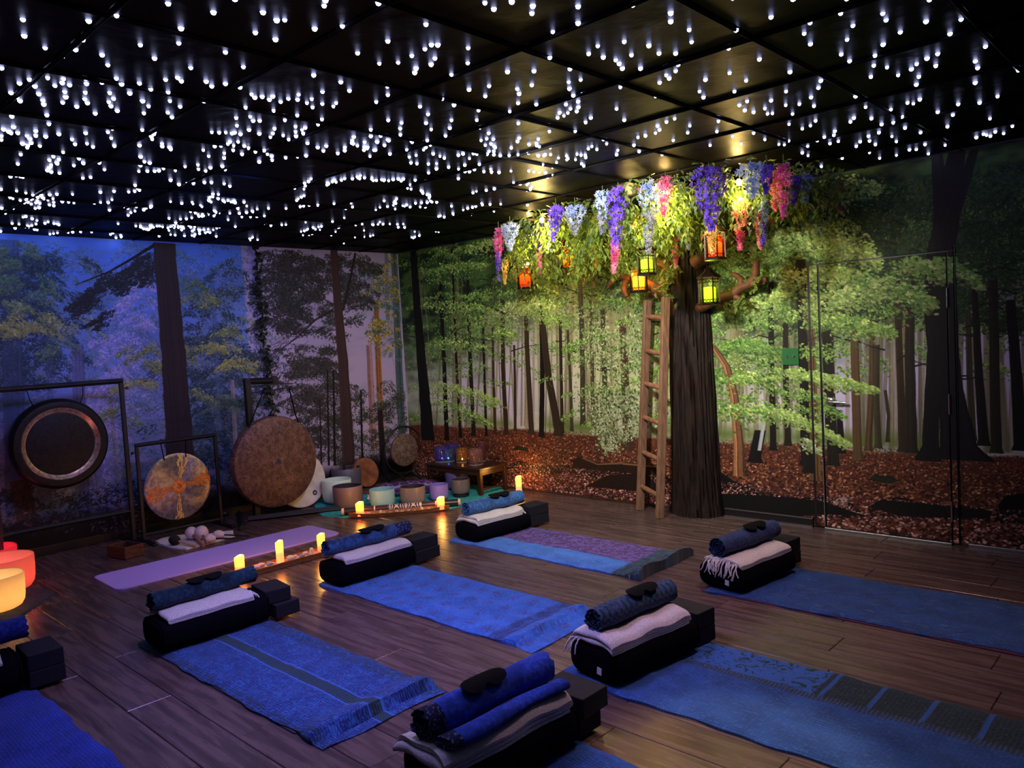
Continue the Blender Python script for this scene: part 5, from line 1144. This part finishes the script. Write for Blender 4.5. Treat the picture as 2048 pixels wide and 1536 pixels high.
def quilt(name, style, base, dark, W_):
    k = NT(name); uv = k.coord('UV'); s_ = k.n('ShaderNodeSeparateXYZ'); k.t.links.new(uv, s_.inputs[0]); u, v = s_.outputs[0], s_.outputs[1]
    n1 = k.noise(uv, 9, 4); n2 = k.noise(uv, 60, 3); n3 = k.noise(uv, 22, 4, 1.2)
    light = tuple(min(1, x*1.5+.02) for x in base); c = k.mix(k.step(n1, .3, .7), tuple(x*.62 for x in base), base)
    c = k.mix(k.m_('MULTIPLY', k.step(n2, .48, .72), .6), c, light)
    row = k.m_('SINE', k.m_('MULTIPLY', k.m_('ADD', v, k.m_('MULTIPLY', n1, .012)), 2*PI/.013)); dash = k.m_('SINE', k.m_('ADD', k.m_('MULTIPLY', u, 2*PI/.016), k.m_('MULTIPLY', n3, 9)))
    stitch = k.m_('MULTIPLY', k.step(row, .80, .98), k.step(dash, .35, .7)); gr = (.012, .034, .036)
    if style == 'stripe':
        fl = k.step(k.m_('ABSOLUTE', k.m_('SUBTRACT', k.noise(uv, 30, 3, 1.6), .5)), .03, .10); c = k.mix(k.m_('MULTIPLY', k.m_('SUBTRACT', 1.0, fl), .9), c, dark)
        dv_ = k.m_('ABSOLUTE', k.m_('SUBTRACT', v, W_*.54)); band = k.step(k.m_('MULTIPLY', dv_, -1), -.030, -.024); edge = k.m_('LESS_THAN', k.m_('ABSOLUTE', k.m_('SUBTRACT', dv_, .036)), .004)
        c = k.mix(band, c, (.014, .040, .055)); c = k.mix(k.m_('MULTIPLY', edge, .6), c, light)
        eb = k.step(k.m_('ABSOLUTE', k.m_('SUBTRACT', v, W_*.5)), W_*.40, W_*.44); c = k.mix(k.m_('MULTIPLY', eb, k.m_('MULTIPLY', k.step(k.noise(uv, 40, 2), .42, .56), .75)), c, (.012, .030, .040))
    if style == 'flowers':
        sc = 7.2; cu, cv = k.m_('MULTIPLY', u, sc), k.m_('MULTIPLY', v, sc); rowi = k.m_('FLOOR', cv); cu = k.m_('ADD', cu, k.m_('MULTIPLY', rowi, .5))
        fu, fv = k.m_('SUBTRACT', k.m_('FRACT', cu), .5), k.m_('SUBTRACT', k.m_('FRACT', cv), .5)
        rad = k.m_('SQRT', k.m_('ADD', k.m_('MULTIPLY', fu, fu), k.m_('MULTIPLY', fv, fv))); ang = k.m_('ARCTAN2', fv, fu)
        pet = k.m_('MULTIPLY_ADD', k.m_('COSINE', k.m_('MULTIPLY', ang, 6)), .10, .24); f = k.m_('MULTIPLY', k.step(k.m_('SUBTRACT', pet, rad), 0, .05), k.step(k.noise(uv, 50, 2), .35, .6)); c = k.mix(k.m_('MULTIPLY', f, .85), c, (.055, .040, .14))
        bnd = k.m_('MULTIPLY', k.step(u, 1.50, 1.52), k.m_('SUBTRACT', 1.0, k.step(u, 1.60, 1.63))); c = k.mix(k.m_('MULTIPLY', bnd, k.m_('MULTIPLY_ADD', k.step(n3, .4, .6), .5, .45)), c, (.016, .030, .11))
    if style == 'twotone':
        pr = k.step(k.noise(uv, 28, 4, 1.0), .47, .56); pc = k.mix(pr, (.060, .020, .105), (.125, .070, .30)); zone = k.step(v, W_*.42, W_*.44); c = k.mix(zone, c, pc); ft = k.step(u, 1.46, 1.50); c = k.mix(ft, c, k.mix(k.step(n3, .4, .6), (.010, .024, .034), (.030, .062, .085)))
        hd = k.m_('SUBTRACT', 1.0, k.step(u, .28, .34)); c = k.mix(k.m_('MULTIPLY', k.m_('MULTIPLY', hd, zone), .7), c, (.030, .016, .07))
    if style == 'paisley':
        z1 = k.step(v, W_*.66, W_*.665); bnd = k.m_('MULTIPLY', k.step(v, W_*.62, W_*.625), k.m_('SUBTRACT', 1.0, k.step(v, W_*.69, W_*.695)))
        mo = k.step(k.noise(uv, 17, 2, 2.2), .545, .60); top = k.mix(mo, tuple(min(1, x*1.25) for x in base), gr); pa = k.m_('MULTIPLY', k.step(u, .93, .95), z1)
        gt = k.mix(k.step(n2, .5, .7), (.010, .022, .030), (.022, .048, .060)); gt = k.mix(k.step(k.m_('SINE', k.m_('MULTIPLY', u, 34)), .93, .97), gt, base); c = k.mix(z1, c, top); c = k.mix(pa, c, gt); c = k.mix(k.m_('MULTIPLY', bnd, .8), c, k.mix(k.step(dash, .2, .5), (.016, .034, .060), (.05, .08, .14)))
    if style == 'speckle':
        c = k.mix(k.m_('MULTIPLY', k.step(k.noise(k.scale(uv, (.35, 1, 1)), 40, 4), .58, .70), .5), c, (.10, .15, .30)); c = k.mix(k.m_('MULTIPLY', k.step(n3, .55, .68), .5), c, dark)
    c = k.mix(k.m_('MULTIPLY', stitch, .6), c, tuple(min(1, x*2+.05) for x in base)); k.base(c); k.set(Roughness=.92); k.b.inputs['Specular IOR Level'].default_value = .12; k.b.inputs['Sheen Weight'].default_value = .15
    h = k.m_('ADD', k.m_('MULTIPLY', row, -.35), k.m_('MULTIPLY', n2, .9)); k.bump(h, .55, .004); return k.m
def throw(label, x0, x1, y0, y1, m, seed, fold=.0, flap=.0, zb=.008, skew=0.0, fold_w=.10, rz=0.0):
    r = random.Random(seed); Lc, Wc = x1-x0, y1-y0; nu, nv = 84, 30; ph = [r.uniform(0, 6) for _ in range(12)]; P = []; body = Lc-flap
    cre = [(r.uniform(.3, Lc), r.uniform(.1, Wc), r.uniform(-1.2, 1.2), r.uniform(.06, .16)) for _ in range(9)]
    for i in range(nu+3):
        u = min(max(i-1, 0), nu)/nu*Lc; row = []
        for j in range(nv+3):
            v = min(max(j-1, 0), nv)/nv*Wc
            eu = .006*math.sin(u*11+ph[0])+.004*math.sin(u*29+ph[1])
            y = v+eu*(2*v/Wc-1)*1.0+skew*u; x = u+(.007*math.sin(v*16+ph[2])+skew*2*(v-Wc/2))*(u/Lc)**2
            z = zb+.0100+.0022*math.sin(u*9+v*6+ph[3])+.0018*math.sin(u*21-v*14+ph[4])+.0014*math.sin(v*33+u*5+ph[5])
            for (a_, b_, an, ln) in cre:
                dx, dy = u-a_, v-b_; p_ = dx*math.cos(an)+dy*math.sin(an); q_ = -dx*math.sin(an)+dy*math.cos(an); z += .007*math.exp(-(p_/ln)**2-(q_/.012)**2)
            if fold and u < body+.02:
                s_ = (body-u)/fold_w; z += fold*max(0, min(1, 1.15-s_*.9))*(1+.15*math.sin(v*18+ph[6])) if s_ < 1.3 else 0
            if flap and u >= body+.02: z = .006+.002*math.sin(v*25+u*9+ph[7])
            ed = min(v, Wc-v); z = z*(.55+.45*min(1, ed/.03)) if ed < .03 else z
            if i in (0, nu+2) or j in (0, nv+2): z = .0012
            row.append(Vector((x, y, max(z, .0012 if (i in (0, nu+2) or j in (0, nv+2) or (flap and u >= body)) else .0085))))
        P.append(row)
    mb = MB().grid(P, nu+3, nv+3); o = mb.build('throw', m, None, angle=65, loc=(x0, y0, 0)); me = o.data; uvl = me.uv_layers.new(name='UVMap')
    for l in me.loops: co = me.vertices[l.vertex_index].co; uvl.data[l.index].uv = (co.x, co.y)
    o.rotation_euler.z = rz; return tag(o, label, 'blanket', 'throws spread on the yoga mats')
BLUE = (.030, .11, .42); DKB = (.010, .022, .13)
q_a = quilt('floral_quilt', 'stripe', (.022, .100, .34), DKB, .56); q_b = quilt('flower_quilt', 'flowers', (.034, .140, .50), DKB, .58); q_c = quilt('two_tone_quilt', 'twotone', (.050, .170, .58), DKB, .58); q_d = quilt('speckled_quilt', 'speckle', (.014, .060, .24), (.008, .026, .12), .64); q_e = quilt('paisley_quilt', 'paisley', (.022, .085, .32), DKB, .66); q_f = quilt('stitched_quilt', 'plain', (.012, .055, .28), DKB, .6); q_g = quilt('plain_quilt', 'plain', (.010, .038, .34), DKB, .6)
MATS = (('A', 2.62, 4.18, -4.03, -3.42, yoga_dark, 'dark yoga mat under the throw with a green centre stripe'), ('B', 2.58, 4.20, -2.90, -2.31, yoga_dark, 'dark yoga mat under the throw with scattered flowers'), ('C', 2.52, 4.18, -1.715, -1.12, yoga_dark, 'dark yoga mat under the purple and blue throw'), ('D', 4.62, 6.55, -1.69, -1.04, yoga_pink, 'plum-edged yoga mat under the speckled throw nearest the door'), ('E', 4.66, 6.50, -3.00, -2.38, yoga_dark, 'dark yoga mat under the paisley-bordered throw'), ('F', 4.70, 6.55, -4.02, -3.42, yoga_dark, 'dark yoga mat under the throw cut off by the bottom edge'), ('G', 2.55, 4.35, -5.16, -4.57, yoga_dark, 'dark yoga mat under the plain throw in the bottom left corner'))
for (k_, xa, xb, ya, yb, m_, lab) in MATS:
    rounded_slab('yoga_mat', lab, 'mat', (xa+xb)/2, (ya+yb)/2, xb-xa, yb-ya, .006, .02, m_, 0, 'yoga mats under the throws')
throw('blue floral throw with a dark green stripe down its middle', 2.66, 4.38, -4.035, -3.43, q_a, 1, .036, .10, .007, .004)
throw('bright blue throw scattered with dark flowers', 2.60, 4.42, -2.905, -2.30, q_b, 2, .026, .13, .007, .002)
throw('two-tone throw, purple on the far half and bright blue on the near', 2.54, 4.24, -1.725, -1.10, q_c, 3, .055, 0, .007, 0, .12)
throw('dark speckled blue throw nearest the door', 4.66, 6.60, -1.69, -1.03, q_d, 4, 0, 0, .007, .008)
throw('blue throw with a paisley border and dark green patches', 4.68, 6.55, -3.02, -2.33, q_e, 5, 0, 0, .007, 0)
throw('stitched blue throw cut off by the bottom edge', 4.74, 6.60, -4.03, -3.41, q_f, 6, 0, 0, .007, 0)
throw('plain deep blue throw in the bottom left corner', 2.60, 4.40, -5.17, -4.555, q_g, 7, 0, 0, .007, 0)

def roll_mat(name, c, c2, style):
    k = NT(name); v = k.coord('Object'); s_ = k.n('ShaderNodeSeparateXYZ'); k.t.links.new(v, s_.inputs[0]); n = k.noise(v, 60, 3); n2 = k.noise(v, 10, 3)
    col = k.mix(k.step(n, .4, .65), c, tuple(min(1, x*1.5+.01) for x in c)); col = k.mix(k.step(n2, .5, .65) if style != 'dots' else 0.0, col, c2)
    if style == 'dots':
        a_ = k.m_('SINE', k.m_('MULTIPLY', s_.outputs[1], 2*PI/.035)); b_ = k.m_('SINE', k.m_('MULTIPLY', k.m_('ADD', s_.outputs[0], s_.outputs[2]), 2*PI/.03)); d = k.step(k.m_('MULTIPLY', a_, b_), .15, .5); col = k.mix(d, col, (.010, .028, .030))
    if style in ('ends', 'band'):
        e = k.step(k.m_('MULTIPLY', s_.outputs[1], -1.0), .22, .225) if style == 'ends' else k.step(s_.outputs[1], .20, .205); sp = k.step(k.noise(v, 95, 2), .55, .62); col = k.mix(e, col, k.mix(sp, (.006, .010, .05), (.10, .14, .30)))
    k.base(col); k.set(Roughness=.93); k.b.inputs['Specular IOR Level'].default_value = .1; k.b.inputs['Sheen Weight'].default_value = .12; k.bump(n, .5, .004); return k.m
def bolster_h(u, w, h):                      # top of a bolster at offset u from its axis
    t = min(.985, abs(u)/(w/2)); return h/2+h/2*(1-t**3.4)**(1/3.4)
def stack(key, desc, cx, cy, ang, L, w, h, roll_m, roll, blocks, bl, tag_on=False, fringe=None, second=False, mask=(-.04, .2), seed=1, zf=.021):
    r = random.Random(seed*17); C = Vector((cx, cy, zf)); rz = -math.radians(ang); RM = Matrix.Rotation(rz, 3, 'Z'); wp = lambda u, v, z: tuple(C+RM @ Vector((u, v, z)))
    # bolster
    t = thing('bolster', 'black bolster '+desc, 'bolster', tuple(C), rz, 'black bolsters at the mat heads'); P = []; n = 28
    prof = [(-.5, .0), (-.5, .45), (-.498, .70), (-.490, .84), (-.472, .93), (-.44, .98), (-.36, 1.0), (-.2, 1.0), (0, .995), (.2, 1.0), (.36, 1.0), (.44, .98), (.472, .93), (.490, .84), (.498, .70), (.5, .45), (.5, 0)]
    for (f, s_) in prof:
        row = []
        for j in range(n+1):
            a_ = 2*PI*j/n; c_, s2 = math.cos(a_), math.sin(a_); e = 2/3.4
            k = 1+.012*math.sin(f*23+a_*2+seed); z = h/2+h/2*s_*math.copysign(abs(s2)**e, s2)*k
            row.append(Vector((w/2*s_*math.copysign(abs(c_)**e, c_)*k, f*L, max(.0, z))))
        P.append(row)
    MB().grid(P, len(P), n+1).build('cover', black_fabric, t, angle=75)
    for s_ in (-1, 1):
        e = 2/3.4; MB().tube([(w/2*.955*math.copysign(abs(math.cos(a_))**e, math.cos(a_)), s_*L*.468, h/2+h/2*.955*math.copysign(abs(math.sin(a_))**e, math.sin(a_))) for a_ in [2*PI*k/32 for k in range(32)]], .004, 5, closed=True).build('piping', black_fabric, t)
    if tag_on: MB().box((w*.18, -L*.5-.002, h*.36), (.026, .003, .030), Matrix.Rotation(.1, 3, 'Y')).build('label_tag', tag_white, t, smooth=False)
    # folded blanket: one sheet folded back and forth, draped over the bolster
    u0, u1, v0, v1, layers, thk = bl; bt = thing('wool_blanket', 'folded white blanket on the bolster '+desc, 'blanket', wp(0, 0, 0), rz, 'folded white blankets on the bolsters'); th_ = thk*.74; path = []
    for k in range(layers):
        a_, b_ = (v1, v0) if k % 2 == 0 else (v0, v1); a_ += r.uniform(-.012, .012); z0 = k*thk+thk*.5
        for i in range(13): path.append((a_+(b_-a_)*i/12, z0+r.uniform(-.0012, .0012)))
        if k < layers-1:
            s_ = 1 if b_ > a_ else -1
            for q in (30, 60, 90, 120, 150): path.append((b_+s_*thk*.5*math.sin(math.radians(q)), z0+thk*.5*(1-math.cos(math.radians(q)))))
    ring = []
    m = len(path)
    def nrm(i):
        a_, b_ = path[max(i-1, 0)], path[min(i+1, m-1)]; d = Vector((b_[0]-a_[0], b_[1]-a_[1])); d.normalize(); return Vector((-d.y, d.x))
    for s_ in (1, -1):
        for i in (range(m) if s_ == 1 else reversed(range(m))): q = Vector(path[i])+nrm(i)*s_*th_/2; ring.append((q.x, q.y))
    nu = 22; P = []; ph = [r.uniform(0, 6) for _ in range(6)]
    for i in range(nu+1):
        f = i/nu; u = u0+(u1-u0)*f; zt = bolster_h(u, w, h)+.003; rd = min(1, min(f, 1-f)/.06)
        row = [Vector((u+.004*math.sin(v*19+ph[0])*(1 if f > .5 else 0), v+.004*math.sin(u*40+ph[1]+z*60), zt+z*(.80+.20*rd)*(1+.05*math.sin(v*13+u*17+ph[2]))+.0014*math.sin(v*31+ph[3])*(z/thk))) for (v, z) in ring]
        P.append(row+[row[0].copy()])
    mb = MB().grid(P, nu+1, len(ring)+1); k = len(ring)+1
    for base_, rev in ((0, False), (nu*k, True)):
        for i in range(m-1):
            q = (base_+i, base_+i+1, base_+2*m-2-i, base_+2*m-1-i); mb.f.append(q if rev else tuple(reversed(q)))
    mb.f = [tuple(reversed(f)) for f in mb.f]; mb.build('folded_sheet', white_wool, bt, angle=60)
    top_h = layers*thk
    if fringe:
        side, nfr, ua, ub, ln = fringe; fb = MB()
        for i in range(nfr):
            u = ua+(ub-ua)*(i+r.uniform(.1, .9))/nfr; zt = bolster_h(u, w, h)+thk*.5+r.uniform(0, thk*.8); ve = (v0 if side < 0 else v1)+side*.002; d1 = r.uniform(-.03, .03); l = ln*r.uniform(.7, 1.15)
            fb.tube([(u, ve, zt), (u+d1*.3, ve+side*.016, zt+.001), (u+d1*.7, ve+side*.034, zt-l*.35), (u+d1, ve+side*.040, zt-l*.75), (u+d1*1.5, ve+side*.044, zt-l)], [.0042, .0042, .0040, .0036, .0028], 6)
        stuff(fb.build('fringe', white_cotton, bt, angle=80))
    # rolled throw
    ru, rv0, rv1, R = roll; rt = thing('rolled_throw', dict(A='dark teal', B='denim blue', C='sky blue', D='navy', E='dotted navy', F='royal blue', G='plain navy')[key]+' rolled throw on the bolster '+desc, 'blanket', wp(ru, (rv0+rv1)/2, bolster_h(ru, w, h)+top_h*.93+R*.98), rz+math.radians(r.uniform(-2, 2)), 'rolled throws on the bolsters'); LL = rv1-rv0; turns = 3.3; nn = 104; tk = .0052; sec = []
    for i in range(nn+1):
        f = i/nn; a_ = 2*PI*turns*(1-f)+PI*1.1; rr = .010+(R-.010-tk)*f; sec.append((a_, rr+tk))
    for i in reversed(range(nn+1)):
        f = i/nn; a_ = 2*PI*turns*(1-f)+PI*1.1; rr = .010+(R-.010-tk)*f; sec.append((a_, rr))
    P = []; ns = 14; jag = [r.uniform(-.006, .006) for _ in range(nn+1)]
    for i in range(ns+1):
        f = i/ns; y = (f-.5)*LL; lump = 1+.045*math.sin(f*9+ph[4])+.03*math.sin(f*21+ph[5]); row = []
        for k, (a_, rr) in enumerate(sec):
            kk = k if k <= nn else 2*nn+1-k; ye = jag[kk]*(1 if i in (0, ns) else 0)+.010*(kk/nn)*(1 if i == 0 else -1 if i == ns else 0)*-1
            row.append(Vector((rr*math.cos(a_)*lump*1.04, y+ye, rr*math.sin(a_)*lump*.96)))
        P.append(row+[row[0].copy()])
    mb = MB().grid(P, ns+1, len(sec)+1); k = len(sec)+1
    for base_, rev in ((0, False), (ns*k, True)):
        for i in range(nn):
            q = (base_+i, base_+i+1, base_+2*nn-i, base_+2*nn+1-i); mb.f.append(q if rev else tuple(reversed(q)))
    mb.build('roll', roll_m, rt, angle=50)
    MB().tube([(0, -LL/2+.012, 0), (0, LL/2-.012, 0)], .010, 8).build('core', roll_m, rt)
    if second:                               # loose end of the throw folded down beside the roll
        P = []; 
        for i in range(15):
            f = i/14; row = []
            for j in range(15):
                a_ = 2*PI*j/14; row.append(Vector((R*1.02+.034+.040*math.cos(a_)*(1-.25*f)+.010*math.sin(f*7), (f-.5)*LL*.98+.01*math.cos(a_), -R*.60+.022*math.sin(a_)*(1+.2*math.sin(f*6)))))
            P.append(row)
        mb = MB().grid(P, 15, 15); mb.f.append(tuple(range(14))); mb.f.append(tuple(14*15+q for q in reversed(range(14)))); mb.build('loose_fold', roll_m, rt, angle=70)
    # eye mask over the roll
    mv, rot = mask; Rm = R*1.075+.002; mk = MB(); ns = 26; na = 7; P = []
    mo = thing('eye_mask', 'black eye mask on the roll '+desc, 'mask', tuple(rt.location), rt.rotation_euler.z, 'black eye masks on the rolled throws')
    for i in range(ns+1):
        f = i/ns*2-1; wd = .036*(1-abs(f)**3.2)**.5*(1-.0*f); notch = .020*math.exp(-(f/.17)**2); row = []
        for sgn, off in ((1, .0035), (-1, 0)):
            for j in (range(na) if sgn > 0 else reversed(range(na))):
                t_ = -wd+(2*wd-notch)*j/(na-1); a_ = PI/2-rot-t_/Rm; lump = 1.0
                row.append(Vector(((Rm+off)*math.cos(a_)*1.04, mv+f*.098, (Rm+off)*math.sin(a_)*.98)))
        P.append(row+[row[0].copy()])
    mk.grid(P, ns+1, 2*na+1); mk.f = [tuple(reversed(f)) for f in mk.f]; mk.build('mask', mask_fabric, mo, angle=60)
    # blocks
    for i, (u, v, lu, lv, z, rot_, side) in enumerate(blocks):
        p = wp(u, v, 0); hb = .078
        o = MB().box((0, 0, hb/2), (lu, lv, hb)).build('yoga_block', black_rubber, None, smooth=False, bevel=.005, loc=(p[0], p[1], (.0190 if z == 0 else .0190+hb+.0005))); o.rotation_euler.z = rz+rot_
        tag(o, ('upper' if z else 'lower')+' black foam block by the bolster '+desc, 'block', 'black foam yoga blocks')
DB = (.014, .045, .15)
R_a = roll_mat('dark_teal_roll', (.008, .030, .055), (.005, .014, .026), 'noise'); R_b = roll_mat('denim_roll', (.022, .068, .19), (.012, .026, .070), 'band'); R_c = roll_mat('sky_denim_roll', (.036, .105, .27), (.024, .070, .20), 'plain'); R_d = roll_mat('navy_roll', (.012, .026, .090), (.028, .05, .14), 'noise'); R_e = roll_mat('dotted_navy_roll', (.020, .045, .11), (.01, .02, .06), 'dots'); R_f = roll_mat('royal_blue_roll', (.016, .050, .36), (.012, .036, .26), 'ends'); R_g = roll_mat('plain_navy_roll', (.008, .016, .16), (.006, .012, .11), 'plain')
stack('A', 'heading the throw with the green stripe', 2.84, -3.735, 2, .60, .29, .150, R_a, (-.040, -.27, .28, .054), [(.03, .39, .20, .15, 0, .05, 0), (.0, .365, .20, .15, 1, -.08, 0)], (-.115, .122, -.24, .20, 2, .017), fringe=(1, 12, -.03, .10, .06), mask=(.0, .20), seed=1)
stack('B', 'heading the throw scattered with flowers', 2.72, -2.60, 0, .60, .28, .145, R_b, (-.020, -.29, .34, .054), [(.03, .42, .15, .22, 0, .03, 0), (.02, .415, .15, .22, 1, 0.0, 0)], (-.115, .120, -.24, .26, 2, .017), mask=(.02, .25), fringe=(1, 6, .02, .09, .03), seed=2)
stack('C', 'heading the purple and blue throw', 2.71, -1.42, 5, .56, .28, .130, R_c, (-.010, -.24, .28, .058), [(.02, .395, .15, .21, 0, .02, 0), (.02, .395, .15, .21, 1, 0, 0)], (-.115, .12, -.25, .20, 3, .016), mask=(.04, .30), fringe=(1, 12, -.02, .11, .05), seed=3)
stack('D', 'heading the speckled throw nearest the door', 4.77, -1.385, 8, .56, .30, .140, R_d, (-.030, -.24, .30, .062), [(-.02, .38, .15, .19, 0, 0, 0), (-.02, .38, .15, .19, 1, .03, 0)], (-.12, .130, -.24, .25, 2, .017), tag_on=True, fringe=(-1, 26, -.10, .12, .075), mask=(.06, .30), seed=4)
stack('E', 'heading the paisley-bordered throw', 4.885, -2.71, 8, .58, .29, .150, R_e, (-.020, -.245, .255, .058), [(.0, .362, .22, .135, 0, 0, 0), (.0, .362, .22, .135, 1, .02, 0)], (-.115, .125, -.275, .235, 4, .012), tag_on=True, fringe=(-1, 4, -.11, -.06, .055), second=False, mask=(.05, .25), seed=5)
stack('F', 'heading the throw cut by the bottom edge', 4.98, -3.72, 3, .60, .30, .150, R_f, (-.010, -.295, .26, .062), [(.0, .375, .21, .14, 0, 0, 0), (.02, .385, .22, .15, 1, .05, 0)], (-.125, .130, -.32, .25, 3, .018), second=True, mask=(-.03, .35), seed=6)
stack('G', 'in the bottom left corner', 2.70, -4.88, 2, .58, .28, .160, R_g, (-.04, -.27, .33, .058), [(.02, .375, .22, .15, 0, .02, 0), (.02, .375, .22, .15, 1, 0, 0)], (-.12, .125, -.25, .20, 2, .018), mask=(-.15, .2), seed=7)
